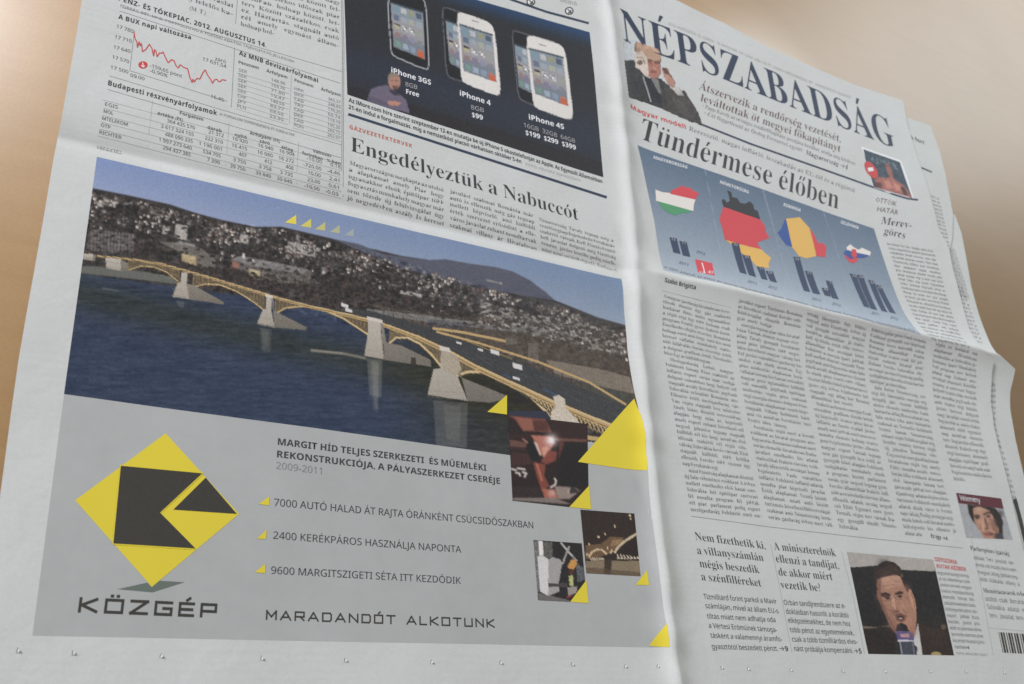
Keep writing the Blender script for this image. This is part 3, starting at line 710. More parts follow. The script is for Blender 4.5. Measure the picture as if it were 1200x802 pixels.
for A in arches:                                        # web between arch and deck
    top_ = [(x, np.interp(x, [p[0] for p in deck], [p[1] for p in deck])) for x, _ in A]; c.poly(A + top_[::-1], (96, 84, 62), noise=10)
    for k in range(len(A) * 4):
        x = A[0][0] + (A[-1][0] - A[0][0]) * k / (len(A) * 4); ya = np.interp(x, [p[0] for p in A], [p[1] for p in A]); yd_ = np.interp(x, [p[0] for p in deck], [p[1] for p in deck])
        c.stroke([(x, ya), (x + 1.5, yd_)], .6, (160, 136, 88), .6); c.stroke([(x + 2, ya), (x, yd_)], .5, (150, 128, 84), .5)
    for a, b in zip(A[:-1], A[1:]): c.stroke([a, b], thick(a[0]) * .52, yb); c.stroke([(a[0], a[1] + thick(a[0]) * .4), (b[0], b[1] + thick(b[0]) * .4)], .7, (96, 78, 50))
for a, b in zip(deck[:-1], deck[1:]):
    w = thick(a[0]); c.stroke([(a[0], a[1] - w * .7 - 1), (b[0], b[1] - w * .7 - 1)], 1.6, (66, 62, 58)); c.stroke([a, b], w * .95 + .6, yl); c.stroke([(a[0], a[1] - w * .45), (b[0], b[1] - w * .45)], w * .3, yb); c.stroke([(a[0], a[1] + w * .12), (b[0], b[1] + w * .12)], max(.7, w * .14), yd)
A = [(660, 492), (742, 528)]; 
for x in list(np.arange(618, 646, 4.5)) + list(np.arange(664, 742, 5.0)):
    y0_ = np.interp(x, [p[0] for p in deck], [p[1] for p in deck]) + 3; y1_ = y0_ + (9 if x > 650 else 3 + (646 - x) * -.02 + (x - 618) * .25)
    c.poly([(x, y0_), (x + 5, y0_ + 2.2), (x + 5, y1_ + 2.2), (x, y1_)], (66, 58, 48)); c.stroke([(x, y0_), (x + 4, y1_)], 1.1, yb); c.stroke([(x + 4.5, y0_ + 1), (x + .5, y1_)], 1, yl)
c.stroke([(664, 503), (690, 512), (742, 533)], 2, yb); c.stroke([(688, 513), (715, 517), (745, 523)], 5, yl); c.poly([(596, 482), (640, 482), (648, 494), (596, 487)], (46, 52, 72))
st1, st2, st3 = (182, 178, 166), (134, 130, 118), (120, 116, 104)
def pier(body, side, cap=None):
    c.poly(body, st1, c2=(160, 155, 142), noise=5); c.poly(side, st2, c2=(112, 108, 98), noise=6)
    yb_ = max(p[1] for p in body); xs_ = [p[0] for p in body if p[1] > yb_ - 12]; c.stroke([(min(xs_), yb_ - 5), (max(xs_), yb_ - 1)], .8, (118, 112, 100), .7); c.stroke([(min(xs_) + 1, yb_ - 12), (max(xs_) - 1, yb_ - 9)], .6, (140, 134, 122), .7)
    if cap: c.poly(cap, (204, 200, 188))
pier([(124, 302), (142, 304), (141, 318), (124, 314)], [(142, 306), (150, 308), (150, 318), (141, 318)]); pier([(98, 297), (109, 298), (109, 306), (97, 304)], [(109, 299), (112, 299), (112, 306), (109, 306)])
pier([(213, 319), (220, 320), (219, 334), (222, 351), (202, 348), (208, 332), (212, 332)], [(219, 333), (226, 334), (262, 354), (262, 357), (222, 351)])
pier([(312, 346), (318, 347), (318, 364), (322, 384), (301, 380), (308, 363), (312, 362)], [(318, 347), (320, 348), (321, 364), (360, 384), (358, 387), (322, 384)], [(311, 345), (320, 347), (320, 350), (311, 348)])
pier([(431, 374), (446, 377), (447, 396), (450, 422), (427, 417), (431, 392)], [(446, 378), (449, 380), (453, 402), (470, 405), (505, 422), (505, 430), (450, 422)], [(430, 371), (448, 375), (448, 379), (430, 375)])
c.poly([(482, 419), (487, 419), (488, 428), (481, 427)], (62, 52, 44)); c.stroke([(450, 404), (450, 421)], 1, (100, 90, 78))
pier([(517, 408), (526, 411), (533, 440), (536, 441), (548, 470), (501, 463), (508, 433), (516, 432)], [(535, 420), (537, 441), (594, 464), (594, 468), (574, 472), (548, 470)], [(515, 405), (527, 408), (528, 413), (515, 410)])
c.poly([(524, 412), (537, 418), (541, 434), (533, 441), (519, 434), (517, 412)], (170, 160, 138), noise=12)
c.poly([(648, 465), (655, 463), (662, 468), (663, 478), (676, 492), (680, 497), (645, 494), (646, 484), (651, 476)], (198, 190, 170), noise=14)
c.blur(.35); c.noise(3.5, 1.6)
g_ = c.mask([(688, 517.5), (724, 522), (790, 532), (790, 580), (560, 580), (595, 540), (688, 541)]); c.al[g_[3]:g_[4], g_[1]:g_[2]][g_[0]] = 0
bridge = patch('bridge_photograph', [(113.5, 184), (75, 462)], [(728, 327), (731, 360), (735, 410), (741, 450), (749, 482), (759, 553)], layer=2, parent=ad, canvas=c, step=1.12,
               label='colour photograph of a yellow arch bridge over a dark blue river with a hillside town')
for n_, T_ in enumerate([[(743, 467.5), (751, 487), (757, 515), (758.5, 551), (677, 541.5)], [(594, 463), (594, 486), (571, 483)], [(690.5, 569), (692.5, 597), (667, 594.5)], [(687, 680), (689.5, 707), (668, 705.5)], [(758, 668.5), (760.5, 686), (745, 685.5)],
          [(781.5, 731), (784.5, 758.5), (760.5, 757)], [(315.5, 582), (315.5, 592.5), (303, 591)], [(312.5, 621), (311.5, 632), (301, 631.5)], [(311, 661), (310.5, 672), (298.5, 671)]]):
    shape('yellow_triangle', [T_], 'yellow', 5, ad)
YT = []
for k, (x, y) in enumerate([(347, 252), (364.5, 256.5), (381, 260.5), (398, 264), (414.5, 268)]):
    f = 1 - k * .2; nm = 'sky_yellow_%d' % k; base = np.array([214, 200, 60]) * f + np.array([128, 150, 184]) * (1 - f); INKS[nm] = ink('yellow_tint_ink', base, .03)
    shape('yellow_triangle', [[(x, y), (x, y + 11 - k * .4), (x - 13 + k * .5, y + 9 - k * .3)]], nm, 3, ad)
# inset photographs
c = Canvas(585, 478, 700, 606, (44, 32, 30)); S = lambda q: [(590 + x / 6.682, 480 + y / 6.682) for x, y in q]
for q, col in (([(30, 45), (330, 70), (380, 180), (150, 170), (90, 80)], (120, 66, 54)), ([(90, 60), (220, 75), (240, 160), (160, 165)], (150, 88, 72)), ([(230, 90), (340, 90), (350, 170), (240, 165)], (86, 48, 42)), ([(330, 70), (660, 110), (660, 210), (420, 200)], (54, 34, 32)), ([(40, 190), (660, 215), (660, 250), (40, 230)], (58, 34, 32)),
               ([(400, 225), (655, 235), (655, 255), (420, 248)], (116, 74, 60)), ([(45, 235), (190, 260), (180, 300), (50, 290)], (110, 72, 62)), ([(50, 290), (190, 300), (180, 330), (50, 310)], (60, 40, 38)), ([(215, 200), (360, 210), (400, 260), (360, 330), (300, 360), (250, 260)], (186, 110, 92)),
               ([(190, 230), (240, 260), (290, 350), (270, 400), (210, 380), (175, 310)], (30, 26, 28)), ([(235, 250), (262, 262), (298, 360), (285, 365)], (215, 190, 176)), ([(300, 300), (350, 290), (360, 360), (310, 380)], (214, 150, 124)), ([(350, 320), (420, 330), (410, 400), (340, 430), (290, 410), (320, 370)], (140, 66, 54)), ([(440, 250), (480, 260), (480, 370), (430, 390)], (96, 52, 46)),
               ([(230, 410), (330, 430), (320, 520), (360, 600), (300, 640), (260, 520)], (138, 66, 50)), ([(250, 420), (270, 425), (310, 560), (295, 565)], (190, 104, 78)), ([(60, 330), (200, 350), (220, 430), (60, 440)], (70, 44, 42)), ([(480, 260), (655, 260), (665, 600), (430, 610), (420, 420)], (34, 30, 30)),
               ([(300, 620), (400, 630), (430, 700), (320, 690)], (176, 92, 70)), ([(400, 600), (560, 610), (600, 640), (520, 700), (430, 700)], (150, 132, 124)), ([(60, 690), (400, 690), (540, 745), (70, 712)], (128, 116, 110)), ([(510, 610), (540, 600), (600, 650), (520, 660)], (50, 46, 46)), ([(55, 600), (290, 610), (300, 680), (60, 690)], (52, 40, 40))): c.poly(S(q), col, .95)
for q in ([(110, 460), (170, 470)], [(60, 465), (100, 475)], [(95, 495), (125, 500), (130, 520)], [(150, 490), (180, 500), (165, 530)]): c.stroke(S(q), 2.2, (205, 200, 196))
c.stroke(S([(400, 540), (412, 560), (405, 590), (370, 610)]), 2, (225, 215, 205)); c.stroke(S([(520, 610), (508, 655)]), 1.2, (190, 180, 170)); c.stroke(S([(150, 230), (190, 260)]), 2, (160, 110, 92))
c.blur(.6); c.glow(590 + 375 / 6.68, 480 + 240 / 6.68, 7, (250, 240, 240), .85); c.glow(590 + 375 / 6.68, 480 + 240 / 6.68, 2.5, (255, 255, 255), 1); c.glow(647, 578, 5, (235, 215, 205), .5); c.noise(5, 1.5)
patch('inset_photograph', [(595.5, 486.5), (600.5, 587)], [(688, 497), (690, 597)], layer=4, parent=ad, canvas=c, label='dark red photograph of a welder at work under a bridge')
c = Canvas(672, 590, 760, 684, (50, 38, 32)); S = lambda q: [(620 + x / 6.686, 590 + y / 6.686) for x, y in q]
c.poly(S([(440, 330), (560, 320), (640, 260), (740, 270), (660, 380), (560, 420), (440, 440)]), (110, 82, 54)); c.poly(S([(720, 330), (850, 260), (860, 440), (680, 440)]), (44, 34, 28)); c.poly(S([(440, 450), (870, 450), (880, 580), (445, 550)]), (132, 116, 90)); c.poly(S([(590, 440), (650, 440), (640, 560), (590, 555)]), (62, 50, 40)); c.poly(S([(440, 500), (870, 540), (880, 580), (440, 550)]), (92, 76, 56), .7)
for k in range(8): c.stroke(S([(640 + k * 12, 340 - k * 4), (660 + k * 12, 285)]), .8, (196, 160, 104), .8)
c.stroke(S([(470, 420), (490, 385), (530, 362), (570, 365), (605, 395)]), 2.2, (206, 184, 140)); c.stroke(S([(670, 385), (700, 340), (760, 290), (845, 238)]), 2.6, (206, 188, 150))
for x, y in ((790, 95), (795, 120), (672, 180), (596, 240), (545, 265), (470, 320), (640, 385), (615, 350), (455, 400), (650, 370)): c.ell(620 + x / 6.686, 590 + y / 6.686, 1, 1.6, (214, 190, 150))
for k in range(7): c.stroke(S([(480 + k * 16, 430), (492 + k * 16, 445)]), 1.4, (200, 186, 156))
for k in range(7): c.stroke(S([(690 + k * 26, 400 + k * 3), (705 + k * 26, 430), (690 + k * 26, 434)]), 1.3, (206, 194, 168))
c.blur(.4); c.noise(6, 1.5)
patch('inset_photograph', [(680, 597.5), (687, 672)], [(743.2, 602), (750.5, 675.5)], layer=4, parent=ad, canvas=c, label='brown night photograph of lit bridge arches above the water')
c = Canvas(618, 624, 700, 716, (40, 38, 38))
c.poly(S([(35, 290), (75, 290), (90, 640), (60, 750), (40, 500)]), (112, 112, 112), noise=20); c.poly(S([(75, 295), (105, 295), (112, 410), (80, 415)]), (222, 224, 224)); c.poly(S([(105, 300), (180, 305), (185, 420), (150, 430), (112, 410)]), (92, 92, 86), noise=16)
c.poly(S([(65, 420), (110, 410), (160, 440), (180, 420), (245, 440), (260, 470), (230, 640), (240, 690), (150, 728), (85, 690)]), (158, 158, 158)); c.poly(S([(65, 420), (110, 412), (150, 440), (150, 726), (85, 690)]), (204, 206, 208)); c.poly(S([(150, 630), (300, 625), (300, 655), (150, 655)]), (74, 68, 66)); c.poly(S([(70, 700), (320, 760), (320, 775), (70, 760)]), (150, 148, 146), .6)
c.stroke(S([(250, 310), (300, 370), (370, 450)]), 2.4, (168, 166, 162)); c.stroke(S([(315, 340), (290, 400), (265, 470)]), 2, (158, 158, 156)); c.stroke(S([(345, 420), (440, 560)]), 1, (110, 112, 116))
c.poly(S([(330, 440), (365, 440), (375, 480), (340, 530), (300, 500)]), (206, 142, 62)); c.poly(S([(310, 510), (350, 520), (350, 560), (310, 550)]), (88, 46, 40)); c.poly(S([(312, 570), (345, 560), (350, 650), (320, 650)]), (176, 186, 110)); c.poly(S([(370, 480), (430, 500), (440, 600), (380, 620)]), (86, 92, 98), noise=22); c.poly(S([(300, 660), (380, 650), (370, 700), (310, 730)]), (150, 146, 138)); c.stroke(S([(300, 740), (330, 720)]), 2, (160, 50, 50))
c.blur(.4); c.noise(6, 1.5)
patch('inset_photograph', [(625, 633), (630.5, 703.5)], [(681.5, 637), (688, 706.5)], layer=4, parent=ad, canvas=c, label='small photograph of a pale stone pier between scaffolding')

# logo
logo = shape('company_logo', [[(194, 508), (280, 602.5), (178, 688), (88, 586.5)]], 'yellow', 3, ad, 'yellow diamond logo with a black folded letter shape')
shape('logo_mark', [[(141, 546), (237.5, 555), (188, 601.5), (229, 643), (132, 637)], [(241, 560), (277.5, 602.5), (203, 597.5)]], 'charcoal', 5, ad)
quads('logo_outline', strip_polys([(141, 545), (132, 638)], 1.2) + strip_polys([(141, 545.5), (238, 554.5)], 1.2) + strip_polys([(132, 638), (229, 644)], 1.2) + strip_polys([(238, 555), (188, 601.5)], 1.2), 'yellow', 6, ad)
shape('logo_shadow', [[(137.5, 690.7), (172.5, 683), (178, 688.5), (186, 680.7), (216.5, 682.5), (178.7, 694.5)]], 'greenshade', 2, ad)
text('company_name', 'KÖZGÉP', (91, 718), (253.5, 724.5), 18, 'square', 'charcoal', 3, ad, wt=.2, wide=1.4)
text('slogan', 'MARADANDÓT ALKOTUNK', (311, 726.5), (580, 736), 11.5, 'square', 'charcoal', 3, ad, wt=.17, wide=1.15)
text('advert_text', [('MARGIT HÍD TELJES SZERKEZETI  ÉS MŰEMLÉKI', (325.5, 521.5), (570, 552)), ('REKONSTRUKCIÓJA, A PÁLYASZERKEZET CSERÉJE', (324.5, 536), (586, 567.5))], None, None, 7.8, 'sansb', 'black', 3, ad)
text('advert_text', '2009-2011', (323.5, 549.5), (377, 556), 8, 'sans', 'grey', 3, ad)
for s, a, b in (('7000 AUTÓ HALAD ÁT RAJTA ÓRÁNKÉNT CSÚCSIDŐSZAKBAN', (321, 593), (625, 619.5)), ('2400 KERÉKPÁROS HASZNÁLJA NAPONTA', (320, 631.5), (540.5, 648)), ('9600 MARGITSZIGETI SÉTA ITT KEZDŐDIK', (317.5, 672.5), (540, 684.5))):
    text('advert_text', s, a, b, 8.6, 'sans', 'black', 3, ad)

# ================================================================== BACK PAGE: phones picture
c = Canvas(395, -60, 720, 220, (40, 44, 52))
X, Y = np.meshgrid(np.arange(c.w) / SS + 395, np.arange(c.h) / SS - 60); d = Y - (-50 + (X - 402) * .304)
f1 = smooth(1 - d / 22)[..., None]; f2 = np.exp(-((d - 122) / 26) ** 2)[..., None]
c.a[:] = np.array([42, 46, 52]) + f1 * np.array([-8, 22, 62]) + f2 * np.array([2, 6, 16]); 
c.a[:] = np.where((d > 148)[..., None], np.array([44, 42, 46]), c.a)
def phone(q, frame, screen, body, seed):
    for _ in range(3): q = [tuple(np.array(a) * (1 - t) + np.array(b) * t) for a, b in zip(q, q[1:] + q[:1]) for t in ((.12, .88) if np.hypot(a[0] - b[0], a[1] - b[1]) > 12 else (.25, .75))]
    c.poly(q, body); c.stroke(q + [q[0]], 1.3, frame)
    s = np.array(screen, float); c.poly(screen, (128, 146, 160))
    def B(u, v): return tuple((s[0] * (1 - u) + s[1] * u) * (1 - v) + (s[3] * (1 - u) + s[2] * u) * v)
    c.poly([B(0, .25), B(1, .25), B(1, .7), B(0, .7)], (148, 150, 156)); c.poly([B(0, .7), B(1, .7), B(1, 1), B(0, 1)], (116, 128, 142))
    pal = [(96, 150, 170), (200, 206, 210), (150, 150, 90), (40, 60, 90), (64, 90, 130), (150, 172, 190), (170, 180, 150), (150, 170, 180), (196, 180, 120), (224, 226, 226), (226, 228, 228), (150, 160, 140), (150, 100, 96), (120, 100, 140), (130, 130, 170), (120, 120, 130), (90, 150, 120), (150, 180, 210), (120, 150, 190), (206, 96, 60)]
    k = 0
    for r__ in range(5):
        for q_ in range(4):
            u = .07 + q_ * .235; v = .05 + r__ * .195; cc = pal[k]; k += 1
            cc = np.array(cc) * .62 + np.array([140, 152, 162]) * .38; c.poly([B(u, v), B(u + .17, v), B(u + .17, v + .12), B(u, v + .12)], cc)
            if k in (10, 11): c.ell(*B(u + .085, v + .06), 2.6, 2.6, (70, 80, 90)); c.ell(*B(u + .085, v + .06), 1.8, 1.8, (224, 226, 226))
            if k == 9: c.poly([B(u, v), B(u + .17, v), B(u + .17, v + .035), B(u, v + .035)], (40, 40, 44))
    c.stroke([B(0, 0), B(1, 0)], 2, (60, 72, 84)); c.poly([B(.77, .88), B(.98, .87), B(.98, 1), B(.77, 1)], (206, 96, 60))
phone([(454, -6), (492, -4), (499, 2), (503, 80), (499, 82), (461, 66), (458, 60)], (166, 172, 178), [(458, 3), (496, 15), (498, 70), (461, 55)], (34, 36, 40), 1)
phone([(518, 10), (523, 9), (560, 22), (560, 100), (527, 92), (523, 84)], (92, 98, 106), [(522, 24), (552, 34), (552, 88), (527, 74)], (34, 36, 40), 2)
phone([(536, 17), (540, 15), (572, 26), (579, 34), (586.5, 108), (583, 112.5), (544, 97), (541, 92)], (214, 216, 214), [(538.5, 29), (577, 41), (582, 97), (543, 83)], (214, 216, 212), 3)
phone([(600, 37), (604, 36), (640, 48), (645, 130), (611, 118), (607, 112)], (92, 98, 106), [(603, 52), (632, 62), (634, 115), (608, 102)], (34, 36, 40), 4)
phone([(617, 45), (621, 42), (655, 52), (662, 59), (671.5, 136), (668, 140.5), (629, 127), (625, 121)], (214, 216, 214), [(620, 57), (660, 68), (666, 125), (627, 110)], (214, 216, 212), 5)
for q in ([(553, 24), (561, 26)], [(632, 52), (640, 54)]): c.stroke(q, 1, (120, 122, 124))
# the speaker on the stage
S = lambda q: [(440 + x / 5.725, y / 5.725) for x, y in q]
c.poly(S([(-45, 640), (-30, 600), (20, 580), (80, 570), (110, 600), (170, 640), (205, 670), (230, 760), (-60, 690)]), (104, 98, 122)); c.poly(S([(-45, 640), (0, 660), (80, 690), (160, 690), (150, 715), (60, 710), (-60, 690)]), (92, 86, 110)); c.poly(S([(80, 680), (130, 678), (175, 690), (150, 712), (90, 708)]), (186, 128, 108))
c.ell(440 + 127 / 5.725, 548 / 5.725, 7.2, 9.6, (176, 128, 108)); c.poly(S([(85, 510), (100, 490), (150, 490), (168, 530), (150, 515), (100, 520), (88, 560)]), (140, 124, 112)); c.poly(S([(110, 575), (150, 575), (150, 600), (120, 605)]), (110, 78, 70)); c.stroke(S([(105, 540), (122, 542)]), 1.2, (96, 70, 62)); c.stroke(S([(135, 542), (152, 545)]), 1.2, (96, 70, 62))
c.poly(S([(90, 600), (140, 620), (160, 640), (130, 640), (100, 620)]), (60, 54, 66)); c.blur(.4); c.noise(4, 1.5)
ph = patch('phones_photograph', [(402, -45), (403.5, 0), (407, 111)], [(691, 38), (698, 105), (707, 208)], layer=1, parent=paper, canvas=c, label='dark stage photograph with a speaker and a row of smartphones')
for s, a, b, cap, w in (('iPhone 3GS', (458.5, 85), (505, 100), 6, 'sansb'), ('8GB', (475, 101), (489, 105), 5, 'sans'), ('Free', (476, 110), (491, 114), 5.5, 'sansb'), ('iPhone 4', (539, 112), (575, 124), 6, 'sansb'), ('8GB', (552, 128), (567, 132), 5, 'sans'), ('$99', (553, 137), (566, 141), 5.5, 'sansb'),
                        ('iPhone 4S', (620, 140), (661, 152), 6, 'sansb'), ('16GB  32GB  64GB', (614, 149), (674, 168), 5, 'sans'), ('$199  $299  $399', (616, 158), (675, 176), 5.6, 'sansb')):
    text('price_text', s, a, b, cap, w, 'white' if w == 'sansb' else 'light', 3, ph)

# ================================================================== BACK PAGE: columns, tables, headline
text('caption', [('Az iMore.com híre szerint szeptember 12-én mutatja be új iPhone 5 okostelefonját az Apple. Az Egyesült Államokban', (408.5, 119.5), (706, 215)), ('21-én indul a forgalmazás, míg a nemzetközi piacon várhatóan október 5-én.', (408.5, 127.5), (612, 192))], None, None, 4.8, 'sansb', 'black', 3, paper)
text('credit_line', 'FOTÓ: KEVORK DJANSEZIAN', (616, 194), (680, 213), 3, 'sanst', 'light', 3, paper)
rule([(408, 134), (560, 183), (711, 231.5)], 3.0, 'navy', paper); rule([(597, -1), (640, 14), (690, 27.5)], 2.6, 'navy', paper)
rule([[(401.5, -5), (403, 60), (402, 231)], [(399.8, -5), (401.3, 60), (400.3, 200)]], .6, 'grey', paper)
for cx, cy in ((622, 2.5), (667, 13)):
    t_ = np.linspace(0, 2 * np.pi, 20, endpoint=False)
    o_ = shape('arrow_icon', [[(cx + 5.2 * math.cos(a), cy + 4.6 * math.sin(a)) for a in t_]], 'charcoal', 2, paper); shape('arrow_mark', [[(cx + 3.7 * math.cos(a), cy + 3.2 * math.sin(a)) for a in t_]], 'white', 3, o_)
    quads('arrow_stroke', strip_polys([(cx - 2, cy - 2), (cx + 1.8, cy + 1.6)], 1.4) + strip_polys([(cx + 2, cy - 1.5), (cx + 2, cy + 2), (cx - 1.5, cy + 2)], 1.3), 'charcoal', 4, o_)
text('caption', 'IDŐZÍTŐ', (656, 1.5), (676, 7), 3.5, 'sanst', 'grey', 3, paper)
text('kicker', 'GÁZVEZETÉKTERVEK', (409.5, 151), (483, 173.5), 4.6, 'sansb', 'orange', 3, paper, track=.1)
text('headline', 'Engedélyeztük a Nabuccót', (411, 177), (678, 258.5), 16.5, 'serif', 'black', 3, paper, label='black serif headline about the gas pipeline')
column('text_column', [(409.5, 193), (408, 209.5), (406.3, 234)], [(519.5, 225), (520, 240), (520, 265)], 6, parent=paper, first='Magyarországon megkapta az utolsó', capf=.6)
column('text_column', [(527, 226), (527.3, 245), (527, 266)], [(625, 255), (627, 270), (629, 294)], 6, parent=paper, capf=.6)
column('text_column', [(632, 259), (633, 275), (635, 294)], [(719, 284), (721, 297), (723, 318)], 6, parent=paper, capf=.6)
column('text_column', [(286, -50), (284, -10), (282, 30)], [(399, -18), (398, 22), (396, 64.5)], 11, parent=paper, capf=.6, ends=(10,))
column('text_column', [(190, -46), (187, -12)], [(276, -18), (272.5, 19)], 5, parent=paper, capf=.6); text('text_column', '(M. T.)', (222, 11.5), (241, 17.5), 4.5, 'body', 'body', 3, paper)
rule([[(278.5, -5), (276, 28)], [(143, 9), (400, 84)], [(140, 13), (399, 98)]], .5, 'grey', paper)
text('table_heading', 'PÉNZ- ÉS TŐKEPIAC, 2012. AUGUSZTUS 14.', (139, .5), (312, 56), 5.4, 'sansb', 'black', 3, paper, track=.06)
text('table_note', 'FORRÁS: BÉT, MNB, PORTFOLIO.HU A TŐZSDEI ADATOK TÁJÉKOZTATÓ JELLEGŰEK', (141, 8), (345, 74), 2.8, 'sanst', 'grey', 3, paper)
text('table_heading', 'A BUX napi változása', (138.5, 22), (223.5, 46.5), 5.2, 'sansb', 'black', 3, paper, track=.05)
text('table_heading', 'Az MNB devizaárfolyamai', (280, 64.5), (372.5, 97), 5.2, 'sansb', 'black', 3, paper, track=.05)
text('table_heading', 'Budapesti részvényárfolyamok', (126.5, 100), (254, 135.5), 5.8, 'sansb', 'black', 3, paper, track=.05)
text('table_note', '(A FORGALOM SORRENDJÉBEN) FT FORDULTAK', (257, 135), (345, 160), 3, 'sanst', 'grey', 3, paper)
chart = text('share_chart', [('17 780', (136.5, 32.5), (156, 39)), ('17 710', (134.5, 45), (154, 50.5)), ('17 640', (133, 57), (152.5, 62.5)), ('17 570', (131.5, 68.5), (151, 74.5)), ('17 500', (129.5, 80.5), (150, 86.5)), ('09.00', (152.5, 90), (169, 94.5)), ('16.45', (247, 114.5), (262, 119.5)), ('záró', (252, 70.5), (264.5, 74.5)), ('17 631,54', (237.5, 71), (265, 80)), ('-159,65 pont', (175.5, 78.5), (213, 91.5)), ('-0,90%', (175.5, 84.5), (196, 91))], None, None, 3.9, 'sans', 'body', 3, paper, label='small share index chart with a falling red line')
G_ = [(157, 38), (158, 45), (160.5, 50), (161, 56), (163, 49), (164, 54), (165.5, 51), (167, 61), (171, 58), (175, 52), (178, 57), (180, 66), (181, 58), (183, 61), (184, 67), (187, 62), (189, 63), (191, 61), (193, 66), (197, 74), (201, 70), (204, 71.5), (206, 77), (209, 80), (211, 76), (215, 79), (220, 81), (222, 90), (225, 97), (226, 93), (227.5, 96.5), (229, 94), (231, 92), (234, 93), (238, 85), (240.5, 82), (243, 88), (246, 92), (249, 98), (251, 94), (254, 93), (256, 95.5), (258, 96), (260, 93.5), (265, 94.5)]
rule(G_, 1.15, 'red', chart, 3, 'chart_line'); rule([[(157.5, 36), (152, 83)], [(152, 83), (266, 119)], [(275, 56), (271, 126)], [(128, 89), (267, 131), (400, 170)], [(126, 105), (399, 185)]], .5, 'grey', chart, 2)
t_ = np.linspace(0, 2 * np.pi, 20, endpoint=False); shape('chart_marker', [[(167.5 + 5.4 * math.cos(a), 76.3 + 4.3 * math.sin(a)) for a in t_]], 'red', 3, chart); quads('marker_arrow', strip_polys([(167.2, 73.6), (167.8, 79)], 1) + strip_polys([(165.6, 76.8), (167.8, 79), (169.6, 77.4)], 1), 'white', 4, chart)
ls = []; rl = []
fy = lambda x, y0, s=.32: y0 + s * (x - 278)
for k in range(8):
    y = 83.5 + k * 6.05; ls.append((random.choice(['EUR', 'CHF', 'GBP', 'USD', 'JPY', 'CZK', 'PLN', 'SEK']), (279.5 - k * .25, y), (289.5 - k * .25, y + 3))); yv = y + .305 * 38
    ls.append(('%d,%02d' % (random.randint(11, 399), random.randint(10, 99)), (318 - k * .3, yv), (334 - k * .3, yv + 5))); rl.append([(278.5 - k * .25, y + 2), (339 - k * .25, y + 20.5)])
    y = 105.5 + k * 6.05; ls.append((random.choice(['RON', 'HRK', 'AUD', 'CAD', 'DKK', 'NOK', 'RUB', 'TRY']), (345 - k * .1, y), (356 - k * .1, y + 3.4))); yv = y + .29 * 41
    ls.append(('%d,%02d' % (random.randint(11, 399), random.randint(10, 99)), (384.5 - k * .1, yv), (399 - k * .1, yv + 4.4))); rl.append([(344 - k * .1, y + 2), (400, y + 18.5)])
tb_ = text('currency_table', ls, None, None, 3.5, 'sanst', 'grey', 3, paper); rule(rl + [[(341.5, 88), (339, 145)]], .4, 'light', tb_, 2)
text('table_heading', [('Pénznem', (279.5, 74.5), (303, 81.5)), ('Árfolyam', (312, 84.5), (336.5, 92.5)), ('Pénznem', (345, 95.5), (367, 103)), ('Árfolyam', (376, 106), (399, 113.5))], None, None, 3.5, 'sansb', 'body', 3, tb_)
rows = [('EGIS', '364 435 570', '21 312', '16 920', '16 940', '16 904', '-10,00', '0,18'), ('MOL', '3 617 324 155', '222 310', '16 415', '16 080', '16 272', '-720,00', '-4,46'), ('MTELEKOM', '488 090 335', '1 196 001', '407', '412', '408', '10,00', '2,41'), ('OTP', '1 997 273 640', '534 705', '3 750', '3 758', '3 735', '23,00', '0,61'), ('RICHTER', '294 437 385', '7 390', '39 750', '39 840', '39 840', '-10,00', '-0,03')]
ls = []; rl = []; XR = [0, 228, 262, 290, 320, 345, 377, 399]
for r__, row in enumerate(rows):
    f = lambda x: 124 + 8.2 * r__ + .268 * (x - 123)
    ls.append((row[0], (123 - 1.7 * r__, f(123)), (123 - 1.7 * r__ + 3.7 * len(row[0]), f(123) + .95 * len(row[0]))))
    for k in range(1, 8):
        x1_ = XR[k] - r__ * (1.2 if k < 3 else .7); x0_ = x1_ - 2.95 * len(row[k]); ls.append((row[k], (x0_, f(x0_)), (x1_, f(x1_))))
    rl.append([(121 - 1.7 * r__, f(121) + 3), (400, f(400) + 2)])
tb_ = text('share_table', ls, None, None, 4.1, 'sanst', 'body', 3, paper, label='table of share prices in small grey figures'); rule(rl + [[(179, 118), (172.5, 173)], [(268.5, 144), (264.5, 194)], [(350, 167), (347, 216)], [(120, 117), (400, 192)]], .45, 'light', tb_, 2)
text('table_heading', [('Forgalom', (210.5, 134), (238, 142)), ('értéke (Ft)', (184.5, 134.5), (214, 142.5)), ('darab', (243, 151), (259.5, 155.5)), ('nyitó', (275, 159.5), (289, 163)), ('Árfolyam (Ft)', (292.5, 157.5), (328, 167.5)), ('záró', (304, 167), (316, 170)), ('átlag', (329.5, 174), (343, 178)), ('Változás', (366.5, 178.5), (388, 184.5)), ('forintban', (354, 181), (378, 188)), ('%-ban', (383, 189.5), (399, 193.5))], None, None, 3.7, 'sansb', 'body', 3, tb_)
text('caption', 'HIRDETÉS', (114, 174.5), (142, 181), 3.4, 'sansb', 'grey', 3, paper)

